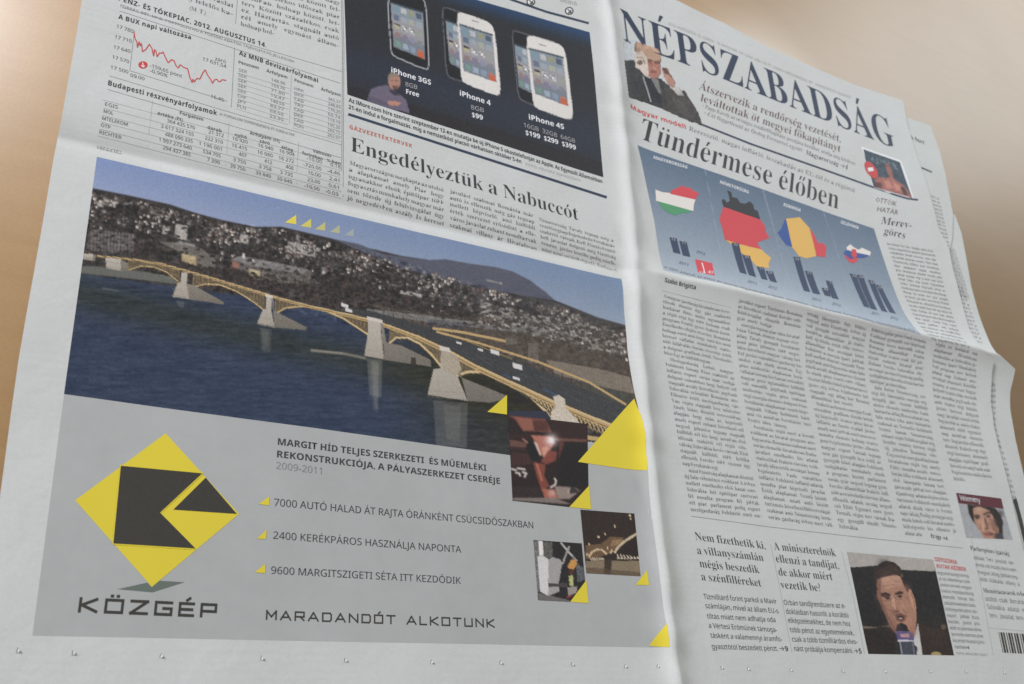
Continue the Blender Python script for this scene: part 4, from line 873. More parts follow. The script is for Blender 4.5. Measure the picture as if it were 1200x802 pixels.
# ================================================================== FRONT PAGE
text('masthead', 'NÉPSZABADSÁG', [(731, 47), (790, 70.5), (867, 101), (951, 135), (1001, 155), (1050, 174.5)], None, 37, 'mast', 'navy', 3, paper, label='large navy serif newspaper title', slant=.235)
text('date_line', '2012. AUGUSZTUS 15., SZERDA · 70. ÉVFOLYAM, 190. SZÁM · ÁRA: 165 FT · KIADJA A NÉPSZABADSÁG ZRT. · SZERKESZTŐSÉG: BUDAPEST', [(783, 29), (860, 60), (940, 94), (997, 116)], None, 2.8, 'sanst', 'light', 3, paper, slant=.2)
text('front_headline', [('Átszervezik a rendőrség vezetését,', (819, 104.5), (985, 167)), ('leváltottak öt megyei főkapitányt', (820.5, 118.5), (984.5, 178.5))], None, None, 8.5, 'serif', 'brown', 3, paper, slant=.22)
text('front_text', [('• Papp Károly az országos rendőrfőkapitány posztjára kerülhet, utódja még kérdéses', (823, 126), (1002, 194)), ('• Cél függetlenül az Ördög Ferenccel együtt,', (825, 134.5), (941, 178.5))], None, None, 4.3, 'body', 'grey', 3, paper, slant=.22)
text('front_text', 'Magyarország →4', (944, 181), (993, 199), 5, 'body', 'black', 3, paper, slant=.22)
rule([(822, 146), (880, 169), (960, 197), (1024, 219.8), (1050, 229), (1064, 233), (1076, 234.5)], 2.2, 'navy', paper)
text('kicker', 'Magyar modell', (739.5, 127.5), (804, 151.5), 5.6, 'sansb', 'red', 3, paper, slant=.2)
text('front_text', 'Recesszió, magas infláció, leszakadás az EU-tól és a régiótól', (807, 153), (1001.5, 226), 5.2, 'body', 'grey', 3, paper, slant=.2)
text('headline', 'Tündérmese élőben', (749, 162), (982, 245.5), 23, 'serif', 'black', 3, paper, label='black serif headline over the chart of four countries', slant=.22)
# politician cut out of the page
c = Canvas(722, 34, 832, 156); S = lambda q: [(730 + x / 6.683, 30 + y / 6.683) for x, y in q]
c.poly(S([(3, 130), (92, 112), (92, 275), (10, 278)]), (186, 198, 206))
c.poly(S([(10, 275), (85, 270), (110, 330), (200, 410), (290, 410), (360, 470), (430, 545), (475, 500), (540, 600), (590, 680), (622, 785), (480, 735), (300, 650), (45, 562)]), (52, 53, 56)); c.poly(S([(290, 410), (360, 470), (430, 545), (540, 600), (590, 680), (622, 785), (480, 735), (310, 655)]), (66, 64, 62))
c.poly(S([(150, 370), (215, 420), (290, 540), (300, 600), (225, 600)]), (40, 44, 54)); c.poly(S([(220, 415), (275, 420), (300, 530), (280, 530)]), (150, 156, 152), .7)
c.poly(S([(108, 84), (150, 90), (220, 140), (280, 190), (302, 240), (292, 300), (298, 370), (270, 412), (232, 418), (195, 390), (180, 300), (95, 250), (90, 160)]), (184, 146, 120)); c.poly(S([(108, 84), (125, 88), (105, 150), (100, 260), (90, 250), (90, 160)]), (130, 108, 92)); c.poly(S([(190, 270), (290, 290), (298, 370), (270, 412), (232, 418), (200, 392)]), (178, 116, 98)); c.poly(S([(240, 280), (298, 270), (296, 296), (250, 300)]), (120, 84, 72), .8); c.poly(S([(195, 270), (225, 285), (225, 300), (195, 290)]), (120, 80, 70), .8); c.stroke(S([(215, 365), (258, 372)]), 1.2, (130, 70, 66))
c.poly(S([(90, 208), (150, 200), (185, 250), (200, 330), (202, 410), (170, 395), (130, 345), (98, 330)]), (206, 196, 184)); c.ell(750, 73.5, 3.4, 3, (110, 92, 80)); c.stroke(S([(105, 250), (150, 250), (175, 300)]), 1.2, (150, 120, 102))
c.poly(S([(300, 330), (350, 330), (375, 400), (412, 440), (402, 492), (360, 470), (320, 400)]), (186, 134, 116)); c.poly(S([(300, 330), (335, 325), (365, 380), (330, 380)]), (98, 62, 58)); c.poly(S([(380, 488), (440, 478), (478, 550), (430, 548)]), (206, 208, 204)); c.stroke(S([(155, 395), (190, 500), (220, 598)]), 1.4, (176, 178, 176))
c.poly(S([(195, 262), (232, 268), (236, 284), (205, 282)]), (112, 76, 66)); c.poly(S([(248, 284), (292, 288), (290, 304), (252, 298)]), (112, 76, 66)); c.stroke(S([(236, 290), (244, 335), (258, 346)]), 1.2, (206, 150, 126)); c.stroke(S([(222, 352), (260, 362)]), 1.1, (112, 62, 58)); c.stroke(S([(130, 120), (200, 150), (270, 210)]), .8, (206, 176, 150))
for k in range(5): c.stroke(S([(108 + k * 18, 214 - k), (122 + k * 18, 262 + k * 6)]), .8, (170, 150, 134), .8)
for k in range(4): c.stroke(S([(312 + k * 18, 338 + k * 14), (340 + k * 18, 372 + k * 16)]), .7, (128, 82, 72), .8)
c.poly(S([(110, 330), (160, 400), (150, 470), (90, 520), (60, 480), (90, 400)]), (66, 68, 72), .5); c.poly(S([(380, 540), (460, 600), (560, 740), (500, 735), (420, 640)]), (84, 82, 80), .5); c.stroke(S([(300, 420), (330, 560), (340, 660)]), 1, (42, 42, 44))
c.glow(758, 52, 5, (206, 170, 146), .5); c.glow(764, 76, 4, (140, 88, 74), .45); c.glow(748, 60, 3, (112, 90, 74), .5); c.glow(800, 118, 16, (84, 82, 80), .4); c.glow(745, 100, 8, (34, 36, 42), .5)
c.blur(.45); c.noise(5, 1.5); c.noise(5, 5)
patch('portrait_photograph', [(728, 40), (736, 113.5)], [(826, 76), (824, 148)], layer=4, parent=paper, canvas=c, step=.9, label='cut-out photograph of a bald man in a dark suit holding his ears')
# magazine cover
c = Canvas(1000, 160, 1090, 240, (52, 72, 88)); S = lambda q: [(1000 + x / 10.02, 160 + y / 10.02) for x, y in q]
c.poly(S([(300, 480), (390, 485), (450, 480), (520, 530), (600, 580), (650, 650), (695, 730), (560, 705), (400, 650), (250, 590), (260, 500)]), (168, 96, 84)); c.poly(S([(375, 330), (400, 305), (440, 370), (475, 480), (440, 500), (400, 430)]), (160, 92, 80)); c.poly(S([(540, 590), (600, 600), (640, 690), (600, 690)]), (70, 46, 46)); c.poly(S([(350, 520), (420, 520), (470, 600), (400, 610)]), (198, 124, 104)); c.poly(S([(470, 540), (540, 570), (570, 650), (500, 630)]), (206, 130, 108)); c.poly(S([(250, 540), (330, 540), (340, 610), (250, 590)]), (96, 52, 56))
for a in ([(230, 240), (215, 270), (250, 275)], [(270, 250), (290, 310), (265, 320)], [(310, 270), (330, 300)], [(350, 275), (360, 310), (380, 290)], [(410, 300), (430, 330)], [(460, 310), (480, 350)], [(500, 330), (490, 370), (530, 390)]): c.stroke(S(a), .8, (150, 172, 184))
c.blur(.5); c.noise(7, 2); c.noise(7, 5)
shape('cover_border', [S([(88, 118), (560, 285), (625, 460), (712, 742), (228, 600), (160, 300)])], 'white', 2, paper)
patch('magazine_cover', S([(118, 152), (145, 280), (240, 598)]), S([(545, 303), (600, 470), (692, 727)]), layer=4, parent=paper, canvas=c, step=.9, label='tiny magazine cover with a bare-chested figure')
cb = shape('cover_badge', [[(1020.8 + 7.6 * math.cos(a) + 2.6 * math.sin(a), 199.5 + 9.6 * math.sin(a) + 3 * math.cos(a)) for a in t_]], 'red', 6, paper); shape('badge_label', [S([(165, 370), (225, 365), (238, 405), (178, 415)])], 'white', 7, cb)
text('kicker', [('OTTÓIK', (1025.5, 236.5), (1050, 242)), ('HATÁR', (1027.5, 247.5), (1052, 252))], None, None, 5.4, 'light', 'brown', 3, paper, slant=.25)
text('side_headline', [('Merev-', (1032, 262.5), (1067.5, 268)), ('görcs', (1035.5, 274.5), (1060, 280))], None, None, 8.2, 'body', 'black', 3, paper, slant=.28)
column('text_column', [(1040, 287), (1048, 311), (1058, 341), (1067, 363), (1080, 385), (1092, 398)], [(1094.5, 296), (1103, 323), (1108.6, 345), (1115.4, 366), (1124, 389), (1137, 408)], 23, parent=paper, capf=.55)

# infographic
c = Canvas(735, 160, 1090, 400, (110, 132, 164))
X, Y = np.meshgrid(np.arange(c.w) / SS + 735, np.arange(c.h) / SS + 160); d = np.clip((Y - (170 + (X - 747) * .352 * (1 - np.clip(Y - 200, 0, 200) / 900))) / 140, 0, 1)[..., None]
c.a[:] = np.array([86, 112, 140]) * (1 - d) + np.array([160, 178, 194]) * d
for q in ([(826, 198), (851, 333)], [(894, 222), (930, 350)], [(965, 247), (1005, 372)]): c.stroke(q, .8, (150, 164, 186), .6)
c.noise(3, 2)
info = patch('infographic', [(747, 170), (752, 191), (767, 260), (777.5, 316.5)], [(1024, 268), (1043, 326), (1058, 364), (1079, 392)], layer=1, parent=paper, canvas=c, step=1.6, label='blue chart comparing four countries by flag-filled maps and bars')
S = lambda q: [(720 + x / 4, 180 + y / 4) for x, y in q]; S9 = lambda q: [(900 + x / 4, 180 + y / 4) for x, y in q]
INKS.update(mapred=ink('map_red_ink', (206, 66, 76), .05), mapgreen=ink('map_green_ink', (74, 150, 104), .05), mapblue=ink('map_blue_ink', (52, 84, 156), .05), mapyellow=ink('map_yellow_ink', (216, 174, 84), .05), mapblack=ink('map_black_ink', (50, 52, 56), .05), mapwhite=ink('map_white_ink', (214, 214, 210), 0))
def countrymap(label, bits):
    o = shape('country_map', [bits[0][0]], bits[0][1], 3, info, label)
    for b, m_ in bits[1:]: shape('flag_band', [b], m_, 4, info)
countrymap('map of Hungary in red, white and green', [(S([(192, 170), (225, 182), (262, 186), (380, 217), (372, 240), (370, 270), (280, 250), (195, 222)]), 'mapwhite'), (S([(262, 182), (275, 168), (290, 165), (318, 150), (332, 160), (352, 160), (375, 178), (397, 188), (385, 205), (380, 217), (262, 190)]), 'mapred'), (S([(200, 223), (368, 270), (340, 280), (318, 278), (285, 291), (262, 282), (240, 272), (215, 245)]), 'mapgreen')])
countrymap('map of Germany in black, red and gold', [(S([(511, 249), (503, 225), (508, 212), (522, 222), (527, 232), (540, 222), (537, 200), (528, 172), (548, 182), (552, 205), (575, 210), (590, 232), (612, 236), (634, 224), (650, 240), (655, 262), (672, 270), (684, 311)]), 'mapblack'), (S([(511, 250), (684, 311), (705, 340), (708, 365), (726, 396), (668, 418), (688, 450), (600, 430), (518, 405), (505, 350), (492, 310), (500, 280)]), 'mapred'), (S([(518, 404), (600, 428), (688, 450), (706, 468), (735, 490), (722, 515), (725, 538), (690, 535), (665, 528), (640, 500), (600, 470), (545, 425)]), 'mapyellow')])
countrymap('map of Romania in blue, yellow and red', [(S([(804, 306), (830, 304), (868, 299), (885, 318), (914, 350), (930, 400), (946, 482), (900, 492), (865, 482), (845, 455), (833, 440)]), 'mapyellow'), (S([(802, 303), (833, 438), (806, 430), (790, 410), (765, 372), (782, 352)]), 'mapblue'), (S([(914, 350), (936, 382), (955, 422), (978, 420), (993, 438), (988, 488), (946, 480), (930, 410)]), 'mapred')])
countrymap('map of Slovakia in white, blue and red', [(S9([(368, 440), (385, 426), (402, 440), (425, 452), (440, 442), (482, 462), (478, 480), (430, 474), (370, 458)]), 'mapwhite'), (S9([(352, 468), (368, 452), (420, 466), (476, 478), (450, 490), (420, 490), (385, 496)]), 'mapblue'), (S9([(358, 478), (400, 474), (425, 488), (418, 504), (400, 516), (378, 508)]), 'mapred')])
shape('coat_of_arms', [S9([(392, 448), (412, 450), (416, 480), (405, 492), (392, 478)])], 'mapred', 5, info)
for q in (S([(258, 393), (292, 398), (310, 472), (276, 464)]), S([(303, 410), (338, 414), (356, 486), (320, 478)]), S([(548, 418), (583, 422), (620, 566), (588, 558)]), S([(598, 475), (635, 480), (664, 580), (630, 570)]), S([(666, 530), (700, 533), (718, 594), (690, 588)]), S([(708, 550), (742, 553), (762, 606), (730, 598)]),
          S([(838, 484), (868, 486), (918, 650), (888, 644)]), S([(892, 550), (925, 555), (965, 662), (930, 655)]), S([(970, 630), (1003, 632), (1015, 672), (985, 665)]), S([(990, 595), (1018, 600), (1052, 685), (1020, 678)]), S9([(382, 562), (412, 568), (478, 725), (450, 718)]), S9([(415, 568), (445, 572), (512, 735), (482, 728)]), S9([(468, 592), (497, 598), (560, 745), (532, 738)]), S9([(505, 615), (530, 620), (600, 752), (570, 745)])):
    shape('bar', [q], 'bar', 4 if q[0][0] < 800 or q[0][0] > 900 else 5, info)
shape('bar', [S([(378, 495), (458, 515), (470, 573), (392, 558)])], 'mapred', 4, info, 'red bar block with small figures')
quads('bar_gap', strip_polys([(822.5, 308), (826, 321)], 1.2), 'white', 5, info); text('bar_figures', [('-1,2', (818, 320.5), (824, 322)), ('-0,7', (829, 320), (835, 321.5))], None, None, 3, 'sansb', 'white', 6, info, slant=.25)
bt = []
for s, q in (('1,4', (786, 281.5)), ('1,1', (798, 285.5)), ('4,2', (859, 287.5)), ('3,0', (872, 302)), ('1,7', (889, 315.5)), ('1,0', (899, 320.5)), ('2,5', (931, 304.5)), ('2,1', (945, 320.5)), ('0,4', (965, 340)), ('1,3', (971, 332)), ('3,2', (998, 324)), ('3,0', (1006, 325.5)), ('2,9', (1019, 332)), ('2,6', (1028, 337.5))): bt.append((s, (q[0] + .6, q[1]), (q[0] + 5, q[1] + 1)))
text('bar_figures', bt, None, None, 2.7, 'sansb', 'light', 6, info, slant=.25)
for s_n, a_n, b_n in (('MAGYARORSZÁG', (765.5, 186), (805, 198)), ('NÉMETORSZÁG', (843.5, 215), (877, 227)), ('ROMÁNIA', (918, 241.5), (938, 248.5)), ('SZLOVÁKIA', (985, 262), (1006, 269))): text('country_name', s_n, a_n, b_n, 3.4, 'sansb', 'white', 4, info, slant=.2)
text('year_labels', [('2011', (795.5, 309), (806, 312)), ('2012', (816, 296), (826, 299.5)), ('2011', (876, 331), (886, 334)), ('2012', (900, 337), (910, 340)), ('2011', (951, 351), (961, 354)), ('2012', (975, 357), (985, 360)), ('2011', (1021, 368), (1029, 370)), ('2012', (1043, 373), (1052, 376))], None, None, 2.8, 'sanst', 'bar', 4, info, slant=.25)
text('source_note', 'A GDP-adatok az előző év azonos negyedévéhez képest, százalékban · Forrás: Eurostat, Európai Bizottság, Népszabadság-grafika', [(778, 314), (850, 333), (920, 351), (1000, 371), (1072, 389)], None, 2.6, 'sanst', 'body', 4, info, slant=.2)

# main article
text('byline', 'Szabó Brigitta', (779, 330.5), (815, 339.5), 5, 'sansb', 'black', 3, paper, slant=.1); rule([(776.5, 341), (857, 361)], .5, 'light', paper)
cols = [([(777.5, 348.5), (776, 384), (776.5, 398), (778, 412), (783, 446), (788, 475), (799.5, 542), (805, 573), (809.5, 599)], [(856, 368), (856, 382), (855.5, 396), (859, 435), (863, 458), (879, 547), (885, 569), (892.5, 607)], 36, 'A magyar gazdaság hivatalosan is re-', (10, 28)),
        ([(865.5, 354), (863, 382), (864, 409), (869, 449), (876, 490), (887, 541), (890, 564), (901, 608)], [(940, 372), (936, 397), (940, 435), (946, 477), (954, 510), (961, 557), (977, 618)], 36, None, (3, 20)),
        ([(946, 369), (944, 402), (944, 432), (952, 472), (960, 510), (966, 545), (984, 619)], [(1015, 388), (1012, 422), (1016, 460), (1020, 475), (1027, 515), (1036, 555), (1053, 627)], 35, None, (14, 34)),
        ([(1021, 388), (1017, 417), (1019, 442), (1025, 485), (1040, 535), (1052, 588), (1061, 627)], [(1085, 403), (1081, 435), (1084, 465), (1094, 515), (1103, 557), (1116, 600), (1122, 632)], 34, None, (9, 33)),
        ([(1096, 405), (1092, 435), (1094, 465), (1100, 495), (1111, 535), (1118, 563)], [(1145, 417), (1144, 460), (1150, 510), (1160, 548), (1164, 568)], 23, None, (22,))]
for a, b, n, f, e in cols: column('text_column', a, b, n, parent=paper, first=f, ends=e, indents=[k + 1 for k in e], capf=.6)
text('front_text', 'Ez így →4', (1091, 630), (1110.5, 633.5), 4.5, 'sansb', 'black', 3, paper, slant=-.1)
rule([(810, 605), (900, 617.5), (1000, 629), (1128, 642.5)], .6, 'grey', paper)
text('headline', [('Nem fizethetik ki,', (815.5, 633), (897.5, 644)), ('a villanyszámlán', (817.5, 649.3), (895, 657.8)), ('mégis beszedik', (820.5, 664.8), (890.5, 672.2)), ('a szénfilléreket', (822.5, 680), (892.5, 687.7))], None, None, 9.3, 'serif', 'black', 3, paper, slant=-.22, label='black serif headline in four lines above the left lower story')
text('headline', [('A miniszterelnök', (907.5, 644.5), (980, 652.3)), ('ellenzi a tandíjat,', (910, 659), (983.5, 667)), ('de akkor miért', (913, 674.5), (976, 680.2)), ('vezetik be?', (915.5, 689.5), (962, 693.3))], None, None, 9.3, 'serif', 'black', 3, paper, slant=-.22, label='black serif headline in four lines beside the microphone portrait')
text('text_column', [('Tízmilliárd forint parkol a Mavir', (825, 702), (910.5, 707.7)), ('számláján, mivel az állam EU-s', (827, 712.7), (912.5, 719)), ('tiltás miatt nem adhatja oda', (829, 725), (909, 729.3)), ('a Vértesi Erőműnek támoga-', (831, 736), (911, 741)), ('tásként a valamennyi áramfo-', (833, 747.5), (917, 752)), ('gyasztótól beszedett pénzt.', (834.5, 760.5), (912, 763))], None, None, 6, 'sans', 'black', 3, paper, slant=-.2)
text('text_column', [('Orbán tandíjrendszere az e-', (919, 709), (991, 713)), ('doklásban hasonlít a korábbi', (921.5, 719.5), (994.5, 724)), ('elképzelésekhez, de nem hoz', (924, 730), (997, 734)), ('több pénzt az egyetemeknek,', (926, 741), (1001, 744.7)), ('csak a több tízmilliárdos elvo-', (928.5, 752), (1005, 755)), ('nást próbálja kompenzálni.', (931, 763), (1000, 765.5))], None, None, 6, 'sans', 'black', 3, paper, slant=-.2)
text('page_reference', [('→9', (914, 762.8), (924, 763.5)), ('→5', (1001, 765.5), (1010, 766.3))], None, None, 6, 'sansb', 'black', 3, paper, slant=-.2)
rule([[(903, 638), (914, 690), (928, 765)], [(986, 646), (1000, 700), (1013, 766)], [(1131, 596), (1148, 680), (1164, 768)], [(1158, 736), (1215, 741)]], .5, 'light', paper)
# man at the microphone
c = Canvas(985, 640, 1126, 776, (38, 36, 36)); S = lambda q: [(980 + x / 5.727, 640 + y / 5.727) for x, y in q]
c.poly(S([(60, 30), (660, 85), (665, 170), (440, 160), (300, 130), (80, 145)]), (168, 166, 160)); c.stroke(S([(180, 545), (280, 555), (350, 540)]), 3, (110, 94, 78)); c.poly(S([(175, 560), (340, 540), (400, 600), (420, 740), (210, 730)]), (42, 36, 32)); c.poly(S([(545, 500), (640, 550), (740, 570), (795, 740), (560, 740)]), (52, 40, 34)); c.ell(980 + 720 / 5.727, 640 + 545 / 5.727, 3, 3, (120, 96, 72)); c.ell(980 + 670 / 5.727, 640 + 725 / 5.727, 6, 2.6, (170, 150, 90))
c.poly(S([(520, 620), (548, 520), (580, 735), (525, 735)]), (198, 202, 200)); c.poly(S([(395, 560), (430, 620), (440, 735), (400, 735)]), (46, 44, 46)); c.poly(S([(520, 660), (545, 680), (540, 735), (520, 735)]), (58, 60, 66))
face = S([(258, 220), (275, 330), (290, 380), (325, 455), (360, 540), (405, 590), (440, 612), (500, 620), (530, 600), (540, 480), (535, 420), (510, 330), (480, 290), (450, 220), (390, 185), (300, 190)]); c.poly(face, (170, 122, 98))
c.poly(S([(265, 225), (300, 205), (300, 330), (330, 455), (325, 455), (290, 380), (272, 330)]), (132, 92, 74)); c.poly(S([(480, 290), (500, 290), (525, 350), (538, 420), (528, 440), (505, 400)]), (196, 142, 112)); c.poly(S([(430, 480), (530, 480), (530, 600), (480, 610)]), (178, 124, 98)); c.poly(S([(300, 200), (440, 190), (460, 260), (330, 290)]), (186, 138, 112)); c.poly(S([(310, 420), (400, 430), (400, 590), (360, 540)]), (158, 110, 90), .8)
c.poly(S([(250, 215), (250, 170), (280, 125), (330, 98), (390, 110), (430, 145), (440, 200), (475, 270), (490, 300), (478, 310), (455, 270), (430, 205), (390, 190), (340, 205), (300, 215), (272, 225), (275, 320), (262, 300)]), (54, 42, 36)); c.poly(S([(280, 160), (330, 120), (390, 130), (420, 170), (380, 180), (300, 200)]), (72, 56, 46), .6)
c.stroke(S([(305, 335), (360, 335)]), 1.8, (82, 54, 46)); c.stroke(S([(395, 325), (445, 318)]), 1.8, (82, 54, 46)); c.ell(980 + 345 / 5.727, 640 + 350 / 5.727, 3, 1.7, (60, 44, 42)); c.ell(980 + 427 / 5.727, 640 + 338 / 5.727, 3, 1.7, (60, 44, 42)); c.stroke(S([(305, 360), (340, 368), (372, 360), (376, 345), (395, 345), (405, 360), (440, 355)]), .6, (120, 90, 76))
c.stroke(S([(375, 340), (380, 400), (395, 432)]), 1.6, (202, 152, 124)); c.poly(S([(390, 425), (420, 425), (425, 440), (395, 442)]), (124, 80, 66), .8); c.stroke(S([(400, 462), (430, 455), (462, 470)]), 1.6, (84, 58, 48))
c.poly(S([(400, 570), (405, 530), (435, 515), (470, 530), (490, 575)]), (34, 34, 40)); c.poly(S([(398, 570), (490, 572), (520, 585), (518, 632), (412, 635)]), (92, 84, 142)); c.poly(S([(430, 590), (490, 590), (488, 615), (432, 612)]), (190, 140, 150)); c.poly(S([(412, 630), (520, 632), (520, 642), (414, 642)]), (206, 206, 216)); c.poly(S([(425, 642), (512, 642), (528, 735), (440, 735)]), (64, 72, 86)); c.stroke(S([(428, 645), (442, 733)]), 1.4, (150, 156, 168)); c.stroke(S([(512, 645), (526, 733)]), 1, (130, 136, 150))
c.poly(S([(268, 300), (290, 380), (325, 458), (360, 542), (405, 592), (398, 560), (350, 470), (318, 400), (300, 320)]), (126, 86, 70), .75)
c.poly(S([(300, 318), (330, 310), (362, 322), (362, 334), (330, 326), (304, 334)]), (58, 40, 36)); c.poly(S([(392, 318), (420, 304), (450, 306), (450, 316), (422, 316), (394, 330)]), (58, 40, 36))
c.poly(S([(315, 345), (345, 338), (368, 352), (345, 362)]), (110, 74, 62)); c.poly(S([(405, 340), (430, 328), (448, 340), (428, 350)]), (110, 74, 62)); c.ell(980 + 345 / 5.727, 640 + 350 / 5.727, 1.5, 1.2, (34, 26, 26)); c.ell(980 + 428 / 5.727, 640 + 339 / 5.727, 1.5, 1.2, (34, 26, 26))
c.poly(S([(378, 345), (392, 345), (404, 420), (426, 436), (400, 444), (386, 436)]), (150, 102, 82), .8); c.stroke(S([(384, 350), (396, 424)]), 1.3, (214, 164, 136)); c.stroke(S([(388, 440), (405, 446), (424, 438)]), 1, (88, 56, 48)); c.stroke(S([(372, 430), (388, 462), (398, 470)]), .9, (128, 84, 70)); c.stroke(S([(444, 420), (468, 456), (470, 480)]), .9, (128, 84, 70))
c.poly(S([(396, 466), (430, 452), (466, 472), (462, 500), (434, 512), (404, 500)]), (120, 76, 64)); c.poly(S([(408, 474), (432, 466), (454, 476), (450, 494), (432, 500), (412, 492)]), (60, 36, 34)); c.poly(S([(418, 480), (444, 480), (442, 492), (420, 492)]), (172, 150, 136)); c.stroke(S([(498, 310), (520, 360), (526, 420)]), .8, (140, 92, 72)); c.stroke(S([(300, 250), (360, 240), (430, 238)]), .7, (156, 112, 92)); c.stroke(S([(305, 275), (360, 262), (440, 262)]), .7, (150, 106, 88))
for k in range(46):
    x_ = 262 + k * 4; c.stroke(S([(x_, 215 - abs(k - 22) * .5 - 12), (x_ + 12, 120 + abs(k - 20) * 2.6)]), .5, (84, 66, 56) if k % 3 else (36, 28, 26), .5)
for gx_, gy_, r_g, cg, ag in ((1037, 680, 5, (206, 162, 138), .45), (1058, 712, 6, (194, 142, 114), .35), (1036, 712, 5, (138, 94, 76), .5), (1048, 733, 8, (140, 96, 80), .45), (1070, 740, 6, (150, 104, 84), .5), (1030, 700, 4, (150, 104, 86), .5), (1062, 690, 5, (168, 116, 92), .5), (1100, 740, 14, (64, 50, 42), .5), (1035, 662, 6, (34, 28, 26), .6)): c.glow(gx_, gy_, r_g, cg, ag)
c.blur(.42); c.noise(5, 1.6); c.noise(3, 5)
patch('portrait_photograph', [(992.3, 647), (1017.5, 766.5)], [(1093.5, 656), (1118, 768.3)], layer=2, parent=paper, canvas=c, step=.9, label='photograph of a dark-haired man speaking into a microphone')
text('kicker', [('SZÉTSZÓRVA', (1095.5, 657.5), (1122, 661.5)), ('KUTAK KÉZBEN', (1098, 665.5), (1132, 669.5))], None, None, 4.6, 'sansb', 'red', 3, paper, slant=-.2)
column('text_column', [(1098.5, 673), (1108, 715), (1119, 760)], [(1136, 677), (1146, 720), (1156, 762)], 13, st='sanst', parent=paper, capf=.55, ends=(12,)); text('page_reference', '→4', (1131, 760.5), (1136, 761), 4, 'sansb', 'black', 3, paper, slant=-.2)
text('credit_line', 'FOTÓ: REVICZKY ZSOLT', (1121, 767), (1158, 769), 2.6, 'sanst', 'grey', 3, paper, slant=-.2)
# opinion box
c = Canvas(1112, 570, 1196, 640, (158, 166, 172)); S = lambda q: [(1110 + x / 11.46, 570 + y / 11.46) for x, y in q]
c.poly(S([(270, 240), (330, 250), (480, 250), (640, 290), (720, 400), (750, 480), (740, 640), (700, 700), (650, 640), (620, 420), (560, 330), (330, 280), (390, 520), (330, 440), (290, 360)]), (46, 38, 36)); c.poly(S([(330, 270), (420, 265), (500, 290), (570, 330), (640, 440), (690, 560), (700, 700), (500, 705), (460, 640), (400, 550), (365, 480), (345, 380)]), (182, 136, 112)); c.poly(S([(560, 420), (640, 460), (690, 600), (680, 690), (600, 700), (640, 620)]), (150, 104, 84))
c.poly(S([(640, 640), (740, 620), (760, 715), (640, 705)]), (70, 66, 70)); c.stroke(S([(370, 400), (430, 395)]), 2.2, (84, 60, 52)); c.stroke(S([(490, 380), (560, 350), (600, 370)]), 2.2, (84, 60, 52)); c.ell(1110 + 405 / 11.46, 570 + 425 / 11.46, 2.6, 1.4, (70, 52, 48)); c.ell(1110 + 550 / 11.46, 570 + 405 / 11.46, 2.6, 1.4, (70, 52, 48)); c.stroke(S([(500, 430), (540, 540), (530, 580)]), 2, (110, 74, 62)); c.stroke(S([(480, 430), (480, 600)]), 2, (206, 160, 134)); c.stroke(S([(495, 640), (560, 620), (620, 640)]), 1.6, (120, 66, 58)); c.stroke(S([(500, 665), (600, 670)]), 1.6, (190, 120, 104))
c.poly(S([(270, 240), (340, 255), (345, 300), (365, 480), (395, 525), (340, 460), (295, 370)]), (40, 32, 30)); c.poly(S([(340, 262), (420, 250), (500, 258), (600, 300), (560, 320), (480, 290), (400, 275), (345, 300)]), (48, 38, 34), .9)
c.poly(S([(385, 410), (420, 402), (440, 418), (410, 434)]), (96, 68, 58)); c.poly(S([(520, 396), (560, 384), (590, 400), (555, 420)]), (96, 68, 58)); c.poly(S([(500, 560), (530, 545), (560, 562), (545, 584), (510, 580)]), (136, 92, 76)); c.poly(S([(495, 640), (560, 622), (625, 640), (600, 664), (520, 664)]), (150, 92, 82)); c.stroke(S([(500, 645), (620, 645)]), 1, (92, 52, 48)); c.stroke(S([(450, 560), (470, 620)]), .9, (150, 106, 88)); c.stroke(S([(600, 540), (630, 600)]), .9, (120, 82, 66))
for k in range(26):
    c.stroke(S([(600 + k * 5, 300 + k * 4), (640 + k * 4.4, 500 + k * 6)]), .6, (74, 60, 52) if k % 2 else (30, 25, 24), .5)
for gx_, gy_, r_g, cg, ag in ((1148, 597, 4, (206, 166, 140), .6), (1150, 612, 3.5, (200, 152, 128), .5), (1162, 614, 5, (158, 112, 92), .6), (1156, 628, 4, (168, 118, 98), .5), (1172, 602, 4, (38, 32, 30), .6)): c.glow(gx_, gy_, r_g, cg, ag)
c.blur(.5); c.noise(5, 1.6); c.noise(4, 5)
op = patch('portrait_photograph', S([(150, 228), (255, 692)]), S([(755, 300), (882, 718)]), layer=2, parent=paper, canvas=c, step=.9, label='small photograph of a dark-haired person with a tilted head')
shape('opinion_banner', [S([(118, 88), (420, 125), (725, 165), (757, 305), (450, 262), (150, 229)])], 'maroon', 3, paper); text('banner_text', 'Vélemény', (1125, 586.3), (1149, 589.5), 6.2, 'sanst', 'white', 5, paper, slant=-.2)
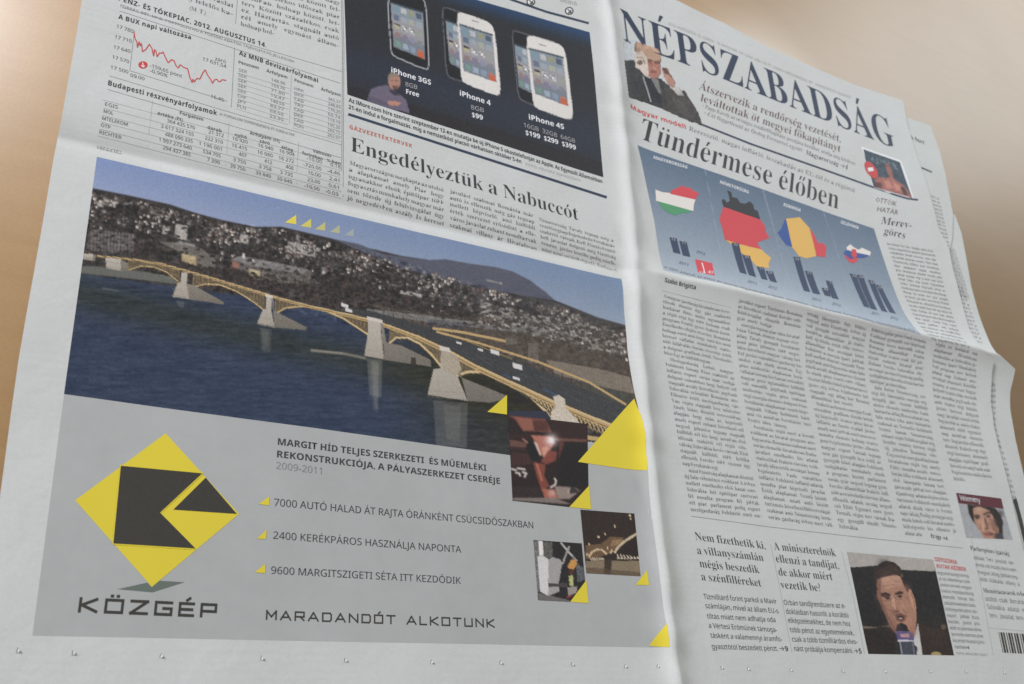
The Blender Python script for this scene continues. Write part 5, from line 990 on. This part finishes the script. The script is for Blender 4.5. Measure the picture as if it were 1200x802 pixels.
text('side_headline', [('Pacherpénes igazság', (1137.5, 645), (1183, 651.5)), ('Memóriazavarok rehet', (1152.5, 694.5), (1203, 699))], None, None, 5.4, 'body', 'black', 3, paper, slant=-.2)
column('text_column', [(1141, 655.5), (1149, 681)], [(1189, 662), (1196, 687)], 4, st='sanst', parent=paper, capf=.52); column('text_column', [(1155, 704), (1160, 723.5)], [(1207, 709), (1212, 728)], 3, st='sanst', parent=paper, capf=.55)
bars = []; x = 1170.0
while x < 1212:
    w = random.choice([.7, 1.1, 1.8, 2.4]); k = (x - 1170) / 45; bars.append([(x, 741 + k * 3), (x + w, 741 + k * 3), (x + w + 5, 765 + k * 2.4), (x + 5, 765 + k * 2.4)]); x += w + random.choice([.8, 1.2, 1.8])
quads('barcode', bars, 'charcoal', 3, paper)

# ------------------------------------------------------------------ perforations along the foot
for k, (px_, py_) in enumerate([(20, 763), (85, 766), (188, 769), (306, 772), (404, 774.5), (505, 776), (586, 777), (670, 779), (732, 781), (770, 781.5), (845, 783), (876, 784), (926, 785.5), (987, 787), (1036, 787), (1089, 787), (1131, 787.5), (1176, 788)]):
    p = W((px_, py_)); z = float(h(p[0], p[1])); a = .25 * math.sin(k * 2.1); s_ = .00085
    o = mesh_obj('pin_hole', [(-.35 * s_, -1.7 * s_, .0001), (.35 * s_, -1.7 * s_, .0001), (.55 * s_, 1.2 * s_, .0001), (-.4 * s_, 1.4 * s_, .0001), (-.1 * s_, .2 * s_, .00012)], [(0, 1, 4), (1, 2, 4), (2, 3, 4), (3, 0, 4)], INKS['grey'], paper, False)
    o.location = (p[0], p[1], z); o.rotation_euler = (0, 0, a)
    f_ = mesh_obj('torn_flap', [(.3 * s_, -1.6 * s_, .0001), (1.5 * s_, -.7 * s_, .0012), (1.5 * s_, .9 * s_, .0013), (.45 * s_, 1.3 * s_, .0001), (-.5 * s_, 1.7 * s_, .0001), (-.2 * s_, 2.4 * s_, .0010), (.7 * s_, 2.2 * s_, .0009)], [(0, 1, 2), (0, 2, 3), (4, 3, 6), (4, 6, 5)], PAPER, o, False)
print('tris', sum(len(o.data.polygons) for o in scene.objects if o.type == 'MESH'))
